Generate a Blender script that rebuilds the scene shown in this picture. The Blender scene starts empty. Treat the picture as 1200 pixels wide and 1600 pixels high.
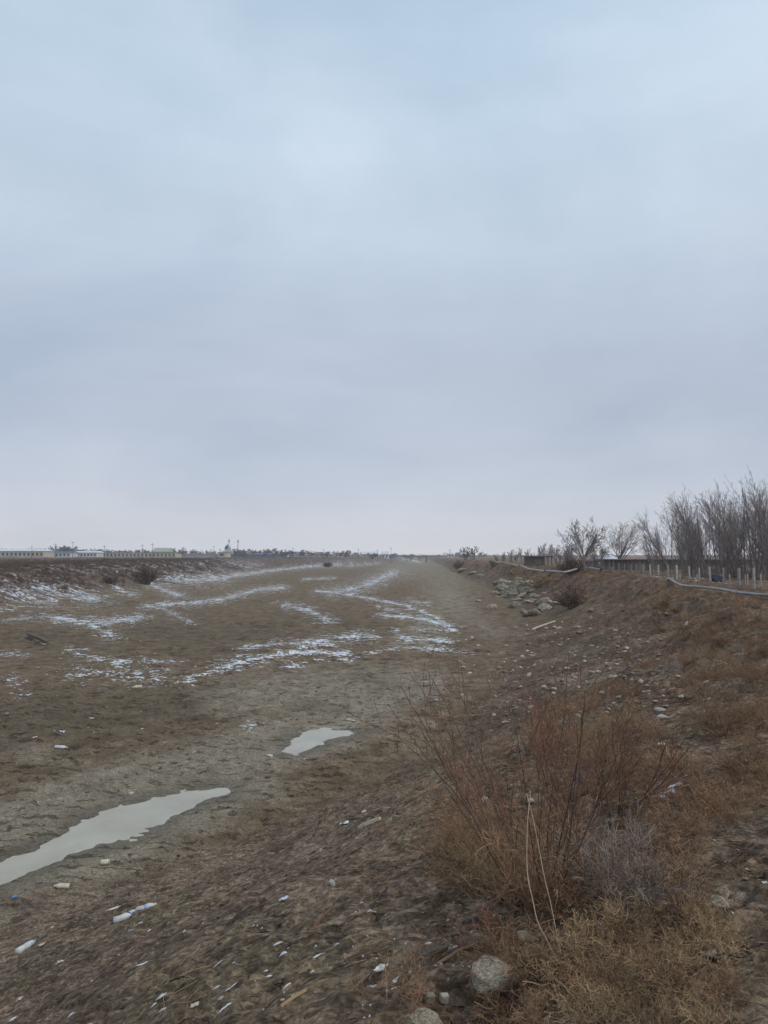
import bpy, bmesh, math, random
import numpy as np
from mathutils import Vector, Matrix, Euler
R_ = math.radians
scene = bpy.context.scene
col = scene.collection

# ------------------------------------------------------------------ camera
EYE = 6.0
FPX = 1155.0
cam_d = bpy.data.cameras.new('camera'); cam = bpy.data.objects.new('camera', cam_d); col.objects.link(cam)
cam_d.sensor_fit = 'VERTICAL'; cam_d.sensor_height = 36.0; cam_d.lens = 36.0 * FPX / 1600.0
cam_d.clip_start = 0.05; cam_d.clip_end = 20000
cam.location = (0, 0, EYE)
cam.rotation_euler = (R_(90 + math.degrees(math.atan(67 / FPX))), 0, R_(2.73))
scene.camera = cam

# ------------------------------------------------------------------ world, sun, exposure
SUN_ELEV, SUN_AZ = R_(45), R_(115)
w = bpy.data.worlds.new('World'); scene.world = w; w.use_nodes = True
nt = w.node_tree; nt.nodes.clear()
def wn(t, **k):
    n = nt.nodes.new(t)
    for a, b in k.items(): setattr(n, a, b)
    return n
tc = wn('ShaderNodeTexCoord'); sep = wn('ShaderNodeSeparateXYZ'); nt.links.new(tc.outputs['Generated'], sep.inputs[0])
def lin(c): return tuple(((v/255)/12.92 if v/255 <= 0.04045 else ((v/255+0.055)/1.055)**2.4) for v in c)
ramp = wn('ShaderNodeValToRGB'); el = ramp.color_ramp.elements
stops = [(0.0, (216, 217, 223)), (0.03, (208, 211, 219)), (0.09, (187, 196, 210)), (0.17, (176, 188, 205)), (0.26, (178, 191, 209)),
         (0.40, (192, 208, 224)), (0.52, (192, 210, 226)), (0.66, (185, 206, 225)), (1.0, (186, 203, 222))]
el[0].position = 0; el[0].color = (*lin(stops[0][1]), 1)
el[1].position = 1; el[1].color = (*lin(stops[-1][1]), 1)
for p, c in stops[1:-1]:
    e = el.new(p); e.color = (*lin(c), 1)
# soft cloud decks: broad blotches and flat low bands
cmap = wn('ShaderNodeMapping'); cmap.inputs['Scale'].default_value = (1.3, 1.3, 2.6); nt.links.new(tc.outputs['Generated'], cmap.inputs[0])
n1 = wn('ShaderNodeTexNoise'); n1.inputs['Scale'].default_value = 1.15; n1.inputs['Detail'].default_value = 6; n1.inputs['Roughness'].default_value = 0.55
n1.inputs['Distortion'].default_value = 0.3
nt.links.new(cmap.outputs[0], n1.inputs['Vector'])
cmap2 = wn('ShaderNodeMapping'); cmap2.inputs['Scale'].default_value = (1.0, 1.0, 7.0); cmap2.inputs['Location'].default_value = (3.1, 1.7, 0.4); nt.links.new(tc.outputs['Generated'], cmap2.inputs[0])
n2 = wn('ShaderNodeTexNoise'); n2.inputs['Scale'].default_value = 1.4; n2.inputs['Detail'].default_value = 4; n2.inputs['Roughness'].default_value = 0.5
nt.links.new(cmap2.outputs[0], n2.inputs['Vector'])
mr1 = wn('ShaderNodeMapRange'); mr1.inputs[1].default_value = 0.32; mr1.inputs[2].default_value = 0.68; mr1.inputs[3].default_value = 0.875; mr1.inputs[4].default_value = 1.10
nt.links.new(n1.outputs['Fac'], mr1.inputs[0])
mr2 = wn('ShaderNodeMapRange'); mr2.inputs[1].default_value = 0.3; mr2.inputs[2].default_value = 0.7; mr2.inputs[3].default_value = 0.95; mr2.inputs[4].default_value = 1.05
nt.links.new(n2.outputs['Fac'], mr2.inputs[0])
mm = wn('ShaderNodeMath', operation='MULTIPLY'); nt.links.new(mr1.outputs[0], mm.inputs[0]); nt.links.new(mr2.outputs[0], mm.inputs[1])
mk = wn('ShaderNodeMath', operation='MULTIPLY'); nt.links.new(mm.outputs[0], mk.inputs[0]); mk.inputs[1].default_value = 10.75
vs = wn('ShaderNodeVectorMath', operation='SCALE'); nt.links.new(ramp.outputs[0], vs.inputs[0]); nt.links.new(mk.outputs[0], vs.inputs[3])
nt.links.new(sep.outputs[2], ramp.inputs[0])
# brighter parts of the overcast lean white-lilac, darker ones blue-grey
tint = wn('ShaderNodeMixRGB'); tint.inputs[1].default_value = (0.955, 0.985, 1.02, 1); tint.inputs[2].default_value = (1.03, 1.0, 0.985, 1)
mr3 = wn('ShaderNodeMapRange'); mr3.inputs[1].default_value = 0.35; mr3.inputs[2].default_value = 0.65; nt.links.new(n1.outputs['Fac'], mr3.inputs[0]); nt.links.new(mr3.outputs[0], tint.inputs[0])
tm = wn('ShaderNodeVectorMath', operation='MULTIPLY'); nt.links.new(vs.outputs[0], tm.inputs[0]); nt.links.new(tint.outputs[0], tm.inputs[1])
sky = wn('ShaderNodeTexSky'); sky.sky_type = 'NISHITA'; sky.sun_disc = False; sky.sun_elevation = SUN_ELEV; sky.sun_rotation = SUN_AZ; sky.dust_density = 3
mix = wn('ShaderNodeMixRGB'); mix.inputs[0].default_value = 0.93
nt.links.new(sky.outputs[0], mix.inputs[1]); nt.links.new(tm.outputs[0], mix.inputs[2])
bg = wn('ShaderNodeBackground'); bg.inputs[1].default_value = 0.1
nt.links.new(mix.outputs[0], bg.inputs[0])
wo = wn('ShaderNodeOutputWorld'); nt.links.new(bg.outputs[0], wo.inputs[0])

sl = bpy.data.lights.new('sun', 'SUN'); so = bpy.data.objects.new('sun', sl); col.objects.link(so)
sl.energy = 1.5; sl.angle = R_(30); sl.color = (1.0, 0.93, 0.83)
dv = Vector((math.sin(SUN_AZ) * math.cos(SUN_ELEV), math.cos(SUN_AZ) * math.cos(SUN_ELEV), math.sin(SUN_ELEV)))
so.rotation_euler = dv.to_track_quat('Z', 'Y').to_euler()
scene.view_settings.view_transform = 'Standard'; scene.view_settings.look = 'None'
scene.view_settings.exposure = 0.0; scene.view_settings.gamma = 1.0
scene.view_settings.use_curve_mapping = False
scene.render.engine = 'CYCLES'
scene.cycles.max_bounces = 5; scene.cycles.diffuse_bounces = 2; scene.cycles.glossy_bounces = 2; scene.cycles.volume_bounces = 1
scene.cycles.use_denoising = True

# ------------------------------------------------------------------ noise
def _hash(ix, iy, seed):
    h = (ix.astype(np.int64) * 374761393 + iy.astype(np.int64) * 668265263 + seed * 1442695041) & 0xFFFFFFFF
    h = ((h ^ (h >> 13)) * 1274126177) & 0xFFFFFFFF
    h = ((h ^ (h >> 16)) * 2246822519) & 0xFFFFFFFF
    return ((h ^ (h >> 15)) & 0xFFFFFF) / float(0xFFFFFF)
def noise(x, y, seed=0):
    x0 = np.floor(x); y0 = np.floor(y); fx = x - x0; fy = y - y0
    u = fx*fx*fx*(fx*(fx*6-15)+10); v = fy*fy*fy*(fy*(fy*6-15)+10)
    def g(ix, iy, dx, dy):
        a = _hash(ix, iy, seed) * 2 * math.pi
        return np.cos(a) * dx + np.sin(a) * dy
    n00 = g(x0, y0, fx, fy); n10 = g(x0+1, y0, fx-1, fy); n01 = g(x0, y0+1, fx, fy-1); n11 = g(x0+1, y0+1, fx-1, fy-1)
    return 1.5 * ((n00*(1-u)+n10*u)*(1-v) + (n01*(1-u)+n11*u)*v)
def fbm(x, y, oct=3, seed=0, gain=0.5):
    s = 0; a = 1.0; f = 1.0
    for i in range(oct):
        s = s + a * noise(x*f + 17.3*i, y*f - 9.1*i, seed + i); a *= gain; f *= 2.03
    return s
def sstep(a, b, x):
    t = np.clip((x - a) / (b - a), 0, 1); return t*t*(3-2*t)

# ------------------------------------------------------------------ projection helpers (photo pixels <-> world)
CM = cam.rotation_euler.to_matrix(); CMn = np.array(CM)
def ray(px, py):
    d = CM @ Vector(((px-600)/FPX, -(py-800)/FPX, -1.0)); return d
def proj(X, Y, Z):
    d = np.stack([X, Y, Z-EYE], -1) @ CMn           # rows: world -> camera
    zz = np.maximum(-d[..., 2], 1e-3)
    return 600 + FPX*d[..., 0]/zz, 800 - FPX*d[..., 1]/zz, -d[..., 2]
def far(px, Y, z=None):
    d = ray(px, 867); x = Y * d.x / d.y
    return (x, Y)

# ------------------------------------------------------------------ terrain
TOE_R = ([-30, 0, 8, 12, 16, 23, 32, 45, 60, 77, 110, 200, 350, 577, 900, 4000],
         [-14, -12.5, -9.5, -7.2, -4.2, -0.4, 2.5, 5.2, 8.2, 10.6, 12.5, 11.5, 12, 11, 11, 11])
CRE_R = ([-30, 0, 5, 10, 20, 34, 50, 77, 115, 160, 260, 577, 900, 4000],
         [0.5, 1.0, 2.4, 4.2, 9.0, 14.4, 17.2, 19.6, 19.6, 19, 17, 18, 18, 18])
TOE_L = ([-60, 0, 75, 120, 200, 270, 320, 385, 577, 900, 4000],
         [-36, -39, -43.5, -44, -52, -57, -47, -37, -17, -17, -17])
P1 = [(0,1350),(60,1325),(108,1300),(135,1282),(165,1268),(205,1256),(250,1245),(300,1236),(362,1228),(352,1240),(305,1260),(262,1275),(240,1290),(200,1310),(150,1325),(90,1342),(50,1360),(0,1384),(-70,1425),(-110,1400),(-60,1372)]
P2 = [(440,1176),(455,1160),(465,1149),(482,1142),(510,1139),(547,1142),(540,1150),(512,1158),(486,1169),(466,1180),(447,1179)]
def H0(x, y):
    x = np.asarray(x, float); y = np.asarray(y, float)
    wob = 0.9*noise(y/9.0, y*0+3.3, 5) + 0.5*noise(y/3.7, y*0+8.3, 6)
    damp = sstep(4, 20, y)
    tr = np.interp(y, *TOE_R) + wob*damp; cr = np.interp(y, *CRE_R) + wob*0.8*damp; tl = np.interp(y, *TOE_L) + 2.2*noise(y/14.0, y*0+1.3, 7) + 1.0*noise(y/5.0, y*0+1.3, 8)
    topr = 4.05 - 0.27*sstep(12, 26, y) + 0.12*noise(x/9.0, y/9.0, 11)*damp + 0.55*np.exp(-((y-62)/9.0)**2) * np.exp(-((x-18.5)/3.0)**2)
    topr = topr + 0.0*x
    s = (x - tr) / np.maximum(cr - tr, 1.0)
    prof = np.clip(s, 0, 1); prof = prof + 0.07*np.sin(prof*2*math.pi)*(-1)
    prof2 = np.where(prof < .78, prof*0.82, .6396 + (prof-.78)/.22*.3604)
    kf = sstep(16, 30, y)*(1-sstep(170, 260, y)); prof = prof*(1-kf) + prof2*kf
    hr = topr * prof
    beyond = sstep(0.5, 9, x - cr)
    hr = hr*(1-beyond) + (3.72 + 0.10*noise(x/22.0, y/22.0, 12))*beyond
    hr = np.where(x > tr, hr, 0)
    wl = 17.0
    sl_ = np.clip((tl - x)/wl, 0, 1)
    topl = 4.35 + 0.25*noise(x/16.0, y/16.0, 13)
    hl = topl*(sl_ - 0.06*np.sin(sl_*2*math.pi))
    hl = hl + np.clip((tl-wl-x), 0, 400)/400*0.8*sstep(0, 200, tl-wl-x)
    bed = 0.16*fbm(x/14.0, y/14.0, 2, 21) + 0.30*sstep(0.05, 0.75, noise(x/16.0+3.0, y/7.5, 22))*sstep(24, 40, y)
    bed = bed*sstep(-50, -20, x*0 + y) 
    h = np.where(x > (tr+tl)/2, hr, hl) + bed*np.clip(1 - np.abs(hr+hl)/1.5, 0, 1)
    # rough hummocks on the slopes
    slope = np.clip(hr/1.0, 0, 1)*(x > tr) 
    h = h + slope*(0.15*noise(x/2.6, y/2.9, 31) + 0.30*noise(x/6.0, y/4.5, 32)*damp)*(1-sstep(-2, 3, x-cr)*0.75*sstep(14, 24, y))
    gl = np.abs(noise(x/2.4+noise(x/5, y/5, 36)*1.5, y/1.9, 35)); band = np.exp(-((x-cr+2.2)/2.6)**2)*sstep(9, 18, y)
    h = h - band*0.45*np.clip(.35-gl, 0, 1)/.35*(0.5+0.5*sstep(-.2, .3, noise(x/6, y/6, 37))) + band*.22*noise(x/1.3, y/1.2, 38)
    lslope = np.clip(hl/1.0, 0, 1)
    h = h + lslope*(0.28*noise(x/5.0, y/6.0, 33) + 0.14*noise(x/2.2, y/2.2, 34))
    # hollow under the dead branches, left of the nearest boulder
    h = h - 0.30*np.exp(-(((x-0.42)/0.42)**2 + ((y-3.95)/0.20)**2))
    return h
def hit0(px, py, H=H0):
    d = ray(px, py)
    t = np.exp(np.linspace(math.log(1.0), math.log(2500.0), 2600))
    X = d.x*t; Y = d.y*t; Z = EYE + d.z*t
    df = Z - H(X, Y)
    k = np.argmax(df < 0)
    if not (df < 0).any(): k = len(t)-1
    a, b = df[k-1], df[k]; f = a/(a-b) if a != b else 0
    tt = t[k-1] + (t[k]-t[k-1])*f
    return Vector((d.x*tt, d.y*tt, EYE + d.z*tt))
def sdist(X, Y, poly):
    d = np.full(X.shape, 1e9); ins = np.zeros(X.shape, bool)
    n = len(poly)
    for i in range(n):
        ax, ay = poly[i]; bx, by = poly[(i+1) % n]
        ex, ey = bx-ax, by-ay
        t = np.clip(((X-ax)*ex + (Y-ay)*ey)/(ex*ex+ey*ey+1e-12), 0, 1)
        d = np.minimum(d, np.hypot(X-ax-t*ex, Y-ay-t*ey))
        c = ((ay > Y) != (by > Y)) & (X < (bx-ax)*(Y-ay)/(by-ay+1e-12) + ax)
        ins ^= c
    return np.where(ins, -d, d)
PUD = []
for pp in (P1, P2):
    d = [ray(*p) for p in pp]
    zc = float(np.mean([hit0(*p).z for p in pp if p[0] >= 0]))
    pts = [(dd.x*(EYE-zc)/(-dd.z), dd.y*(EYE-zc)/(-dd.z)) for dd in d]
    PUD.append((pts, zc))
def H(x, y):
    h = H0(x, y)
    for pts, zc in PUD:
        xs = [p[0] for p in pts]; ys = [p[1] for p in pts]
        m = (x > min(xs)-4) & (x < max(xs)+4) & (y > min(ys)-4) & (y < max(ys)+4)
        if not np.any(m): continue
        if np.ndim(h) == 0: h = np.array(float(h)); 
        xm = np.atleast_1d(x)[np.atleast_1d(m)]; ym = np.atleast_1d(y)[np.atleast_1d(m)]
        sd = sdist(xm, ym, pts) + 0.17*noise(xm/0.9, ym/0.6, 41) + 0.07*noise(xm/0.3, ym/0.22, 42)
        tgt = zc + np.clip(sd*0.10, -0.06, 0.10)
        k = 1 - sstep(0.4, 3.0, sd)
        hh = np.atleast_1d(h).astype(float); mm_ = np.atleast_1d(m)
        hh[mm_] = hh[mm_]*(1-k) + tgt*k
        h = hh if np.ndim(x) else hh[0]
    return h
def hit(px, py): return hit0(px, py, H)
def ground_z(x, y): return float(H(np.array([x]), np.array([y]))[0])
def normal_at(x, y, e=0.15):
    a = H(np.array([x-e, x+e, x, x]), np.array([y, y, y-e, y+e]))
    return Vector(((a[0]-a[1])/(2*e), (a[2]-a[3])/(2*e), 1)).normalized()

def fine(x, y, pm):
    """clods, hoof pits and ripples, metres"""
    r = np.hypot(x, y)
    a = 0.060*noise(x/0.62, y/0.36, 51)*(.55+.45*sstep(10, 25, r)) + 0.055*noise(x/0.30, y/0.18, 52)*(.7+.3*sstep(10, 25, r)) + 0.030*noise(x/0.13, y/0.09, 55)
    a = a - 0.07*sstep(0.30, 0.60, noise(x/0.42+9, y/0.24, 53))*(0.4+0.6*sstep(-.2, .3, noise(x/3.0, y/3.0, 56)))
    a = a*(1-sstep(25, 70, r)*0.6) + 0.07*noise(x/1.6, y/1.2, 54)*sstep(12, 40, r)
    return a * pm * (0.68 + .32*sstep(8, 20, r))

angs = np.concatenate([np.radians(np.arange(-31.5, 31.5, 0.11)), np.radians(np.arange(31.5, 328.5, 2.5))]) - R_(2.73)
rads = np.concatenate([np.linspace(0.06, 1.2, 14)[:-1], np.exp(np.arange(math.log(1.2), math.log(380), 0.0072)), np.exp(np.linspace(math.log(385), math.log(6500), 36))])
A, RR = np.meshgrid(angs, rads)
GX = np.sin(A)*RR; GY = np.cos(A)*RR
base = H(GX.ravel(), GY.ravel()).reshape(GX.shape)
sdm = np.full(GX.shape, 9.0)
for pts, zc in PUD:
    xs = [p[0] for p in pts]; ys = [p[1] for p in pts]
    m = (GX > min(xs)-3) & (GX < max(xs)+3) & (GY > min(ys)-3) & (GY < max(ys)+3)
    sdm[m] = np.minimum(sdm[m], sdist(GX[m], GY[m], pts))
pm = np.clip(0.12 + sdm/1.6, 0.12, 1)
tr_ = np.interp(GY, *TOE_R)
rough = 1 + 0.35*sstep(0, 4, GX - tr_)
GZ = base + fine(GX, GY, pm)*rough

def ground_f(x, y):
    x = np.atleast_1d(np.asarray(x, float)); y = np.atleast_1d(np.asarray(y, float))
    return float((H(x, y) + fine(x, y, 1.0)*(1 + 0.35*sstep(0, 4, x - np.interp(y, *TOE_R))))[0])
def strokes_mask(PX, PY, strokes, halo=False):
    m = np.zeros(PX.shape)
    for pts, wd, st in strokes:
        wx = wd*2.2
        x0 = min(p[0] for p in pts)-4*wx; x1 = max(p[0] for p in pts)+4*wx; y0 = min(p[1] for p in pts)-4*wd; y1 = max(p[1] for p in pts)+4*wd
        s = (PX > x0) & (PX < x1) & (PY > y0) & (PY < y1)
        if not s.any(): continue
        x = PX[s]/2.2; y = PY[s]; d = np.full(x.shape, 1e9)
        q = pts if len(pts) > 1 else [pts[0], (pts[0][0]+0.01, pts[0][1])]
        for (ax, ay), (bx, by) in zip(q[:-1], q[1:]):
            ax /= 2.2; bx /= 2.2
            ex, ey = bx-ax, by-ay
            t = np.clip(((x-ax)*ex+(y-ay)*ey)/(ex*ex+ey*ey+1e-9), 0, 1)
            d = np.minimum(d, np.hypot(x-ax-t*ex, y-ay-t*ey))
        m[s] = np.maximum(m[s], (st*(0.58*np.exp(-(d/(0.50*wd))**2) + 0.36*np.exp(-(d/(1.8*wd))**2))) if halo else st*np.exp(-(d/wd)**2))
    return m
PXg, PYg, DZ = proj(GX, GY, GZ)
PXg[DZ < 1] = -9999
SNOW = [
 ([(90,966),(120,971),(160,973),(215,965)], 7, 1.0), ([(140,975),(178,995)], 6, .8), ([(0,970),(80,962)], 4, .6), ([(170,966),(240,962)], 3, .6),
 ([(230,948),(290,942),(340,938),(400,922),(440,918)], 5, .95), ([(240,945),(298,972)], 5, .55), ([(110,1016),(150,1030),(205,1034)], 5, .85), ([(205,1034),(290,1034)], 4, .7),
 ([(125,1052),(200,1050),(250,1058)], 14, .5), ([(190,1058),(250,1062)], 7, .66), ([(0,1020),(40,1024)], 4, .7), ([(15,1060),(35,1085)], 9, .42),
 ([(298,1060),(330,1050),(370,1036),(420,1024),(490,1020),(538,1021)], 6, 1.05), ([(380,1015),(430,1005),(480,1004)], 6, .7), ([(470,1006),(530,998),(575,994)], 6, 1.05), ([(430,1018),(560,996)], 9, .72),
 ([(440,1042),(500,1032),(570,1022),(610,1013),(680,1012),(740,1020)], 3, .8), ([(690,1016),(708,1018)], 4, .9),
 ([(495,923),(540,928),(590,937),(640,948),(680,964),(712,985)], 3.2, 1.0), ([(598,962),(640,963),(675,970),(712,984)], 4, 1.05), ([(632,998),(670,999),(702,1003)], 5, 1.05), ([(620,985),(660,984),(700,985)], 3, .85),
 ([(520,925),(560,918),(590,906),(615,895)], 9, .85), ([(445,945),(480,952),(512,970)], 6, .8), ([(475,905),(520,903)], 2.5, .85), ([(420,917),(440,914)], 3, .6), ([(640,938),(665,942)], 4, .7), ([(590,948),(620,955)], 4, .6),
 ([(0,925),(40,930),(75,938)], 15, .85), ([(0,950),(60,955)], 5, .5), ([(60,915),(150,935)], 13, .78), ([(185,920),(207,928)], 5, .9), ([(230,912),(262,924),(280,930)], 5, 1.0),
 ([(255,905),(300,905),(345,903)], 11, .85), ([(330,905),(410,893)], 6, .8), ([(400,894),(480,885),(548,881)], 4, .8), ([(60,885),(180,890),(230,885)], 8, .52), ([(250,882),(400,882)], 7, .48), ([(0,890),(60,900)], 10, .42),
 ([(545,885),(590,880)], 3, .6), ([(625,872),(655,878)], 2, .9), ([(1036,1242),(1056,1225),(1078,1206)], 7, .92), ([(1030,1235),(1075,1228)], 4, .6),
 ([(1025,901),(1095,904)], 2.2, .95), ([(1095,906),(1140,912)], 2, .6), ([(395,1134)], 6, .5),
]
wq = np.clip(220/np.maximum(DZ, 1), 0, 6)
snow = strokes_mask(PXg + wq*1.6*noise(GX/2.0, GY/2.6, 131), PYg + wq*.62*fbm(GX/1.6, GY/2.4, 2, 132), SNOW, True)
tlg = np.interp(GY, *TOE_L)
snow *= 0.66 + 0.50*sstep(-.40, .25, fbm(GX/1.9, GY/3.0, 2, 133))
WET = [([(0,1290),(160,1240),(330,1190),(480,1150),(560,1110)], 42, 1.0), ([(0,1380),(120,1345),(260,1290),(380,1230)], 36, .95), ([(0,1430),(130,1400),(280,1330)], 30, .6),
       ([(380,1090),(520,1075),(640,1070)], 45, .8), ([(560,1120),(640,1140)], 40, .5), ([(640,1000),(700,940),(690,905),(660,885)], 30, .55), ([(0,1170),(100,1190)], 30, .5)]
wet = strokes_mask(PXg, PYg, WET)
crg = np.interp(GY, *CRE_R)
vn = fbm(GX/3.0, GY/3.0, 3, 61)
veg = sstep(-6.0, -1.0, GX - crg + 2.2*vn)
veg = np.where(GX > tr_, veg, 0)
near = (GY < 9) & (GX > tr_)
cut = np.clip(sstep(0.2, 1.0, GX + 0.4*vn)*0.9, 0, 1)
veg = np.where(near, cut, veg)
vegl = sstep(1.0, 6.0, tlg - GX + 3.0*vn)
veg = np.maximum(veg, vegl*0.9*(GX < tlg+6))
bare = strokes_mask(PXg, PYg, [([(1120,1400),(1180,1330),(1200,1290)], 55, .9), ([(1150,1180),(1200,1200)], 25, .8), ([(1120,1500),(1200,1560)], 50, .7), ([(1090,1420),(1170,1405)], 20, .9), ([(1060,1300),(1090,1140)], 30, .5)])
veg = veg*(1-bare)
pale = strokes_mask(PXg, PYg, [([(1085,1400),(1120,1405),(1165,1402)], 9, 1.0), ([(395,1135)], 9, .9), ([(370,1215),(430,1170)], 5, .5), ([(480,1136),(550,1137)], 3.2, 1.0), ([(540,1115),(580,1112)], 5, .6), ([(700,930),(730,960),(770,990)], 10, .35), ([(470,1114),(520,1120)], 4, .4), ([(1130,935),(1200,945)], 6, .6)])
toe = np.exp(-((GX-tr_-1.5)/3.5)**2)*sstep(20, 34, GY)*(GY < 140)      # debris band at the foot of the bank

def grid_mesh(name, X, Y, Z, closed=True):
    nr, na = X.shape
    v = np.stack([X, Y, Z], -1).reshape(-1, 3)
    i = np.arange(nr-1)[:, None]; j = np.arange(na)[None, :]; j2 = (j+1) % na
    f = np.stack([i*na+j, i*na+j2, (i+1)*na+j2, (i+1)*na+j], -1).reshape(-1, 4)[:, ::-1]
    return v, f
def mesh_np(name, v, f, smooth=True):
    me = bpy.data.meshes.new(name)
    v = np.ascontiguousarray(v, np.float32); f = np.ascontiguousarray(f, np.int32)
    me.vertices.add(len(v)); me.vertices.foreach_set('co', v.ravel())
    k = f.shape[1]
    me.loops.add(f.size); me.loops.foreach_set('vertex_index', f.ravel())
    me.polygons.add(len(f)); me.polygons.foreach_set('loop_start', np.arange(len(f), dtype=np.int32)*k)
    me.polygons.foreach_set('loop_total', np.full(len(f), k, np.int32))
    me.update(calc_edges=True)
    me.polygons.foreach_set('use_smooth', np.full(len(f), smooth))
    return me

# ------------------------------------------------------------------ material helpers
class NT:
    def __init__(s, name):
        s.m = bpy.data.materials.new(name); s.m.use_nodes = True; s.t = s.m.node_tree; s.t.nodes.clear()
        s.out = s.n('ShaderNodeOutputMaterial'); s.p = s.n('ShaderNodeBsdfPrincipled'); s.l(s.p.outputs[0], s.out.inputs[0])
        s.p.inputs['Specular IOR Level'].default_value = 0.2
        s.co = s.n('ShaderNodeTexCoord')
    def n(s, t, **k):
        n = s.t.nodes.new(t)
        for a, b in k.items(): setattr(n, a, b)
        return n
    def l(s, a, b): s.t.links.new(a, b)
    def noise(s, scale, detail=3, rough=0.5, vec=None, dist=0, sc=None):
        n = s.n('ShaderNodeTexNoise'); n.inputs['Scale'].default_value = scale; n.inputs['Detail'].default_value = detail
        n.inputs['Roughness'].default_value = rough; n.inputs['Distortion'].default_value = dist
        v = vec or s.co.outputs['Object']
        if sc:
            mp = s.n('ShaderNodeMapping'); mp.inputs['Scale'].default_value = sc[:3]
            if len(sc) > 3: mp.inputs['Rotation'].default_value = (0, 0, sc[3])
            s.l(v, mp.inputs[0]); v = mp.outputs[0]
        s.l(v, n.inputs['Vector']); return n.outputs['Fac']
    def rng(s, v, a, b, c=0.0, d=1.0, smooth=False):
        n = s.n('ShaderNodeMapRange'); n.interpolation_type = 'SMOOTHSTEP' if smooth else 'LINEAR'
        for i, q in enumerate((a, b, c, d)): n.inputs[i+1].default_value = q
        s.l(v, n.inputs[0]); return n.outputs[0]
    def mix(s, f, a, b, mode='MIX'):
        n = s.n('ShaderNodeMixRGB'); n.blend_type = mode
        for i, q in ((0, f), (1, a), (2, b)):
            if isinstance(q, (int, float)): n.inputs[i].default_value = q
            elif isinstance(q, tuple): n.inputs[i].default_value = (*q[:3], 1)
            else: s.l(q, n.inputs[i])
        return n.outputs[0]
    def math(s, op, a, b=0.0):
        n = s.n('ShaderNodeMath'); n.operation = op
        for i, q in ((0, a), (1, b)):
            if isinstance(q, (int, float)): n.inputs[i].default_value = q
            else: s.l(q, n.inputs[i])
        return n.outputs[0]
    def attr(s, name):
        n = s.n('ShaderNodeAttribute'); n.attribute_name = name; return n.outputs['Fac']
    def bump(s, h, strength=0.5, dist=0.02, nrm=None):
        n = s.n('ShaderNodeBump'); n.inputs['Strength'].default_value = strength; n.inputs['Distance'].default_value = dist
        s.l(h, n.inputs['Height'])
        if nrm: s.l(nrm, n.inputs['Normal'])
        return n.outputs[0]
def simple(name, c, rough=0.8, var=0.25, scale=6.0, c2=None, bump=0.3, bdist=0.01, rnd=0.0, spec=0.2, detail=4):
    m = NT(name); f = m.noise(scale, detail, 0.6)
    c2 = c2 or tuple(v*(1-var) for v in c)
    k = m.mix(m.rng(f, 0.35, 0.65), c2, c)
    if rnd:
        oi = m.n('ShaderNodeObjectInfo')
        k = m.mix(1.0, k, m.mix(m.rng(oi.outputs['Random'], 0, 1), tuple([1-rnd]*3), tuple([1+rnd]*3)), 'MULTIPLY')
    m.l(k, m.p.inputs['Base Color']); m.p.inputs['Roughness'].default_value = rough; m.p.inputs['Specular IOR Level'].default_value = spec
    if bump: m.l(m.bump(f, bump, bdist), m.p.inputs['Normal'])
    return m.m

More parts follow.
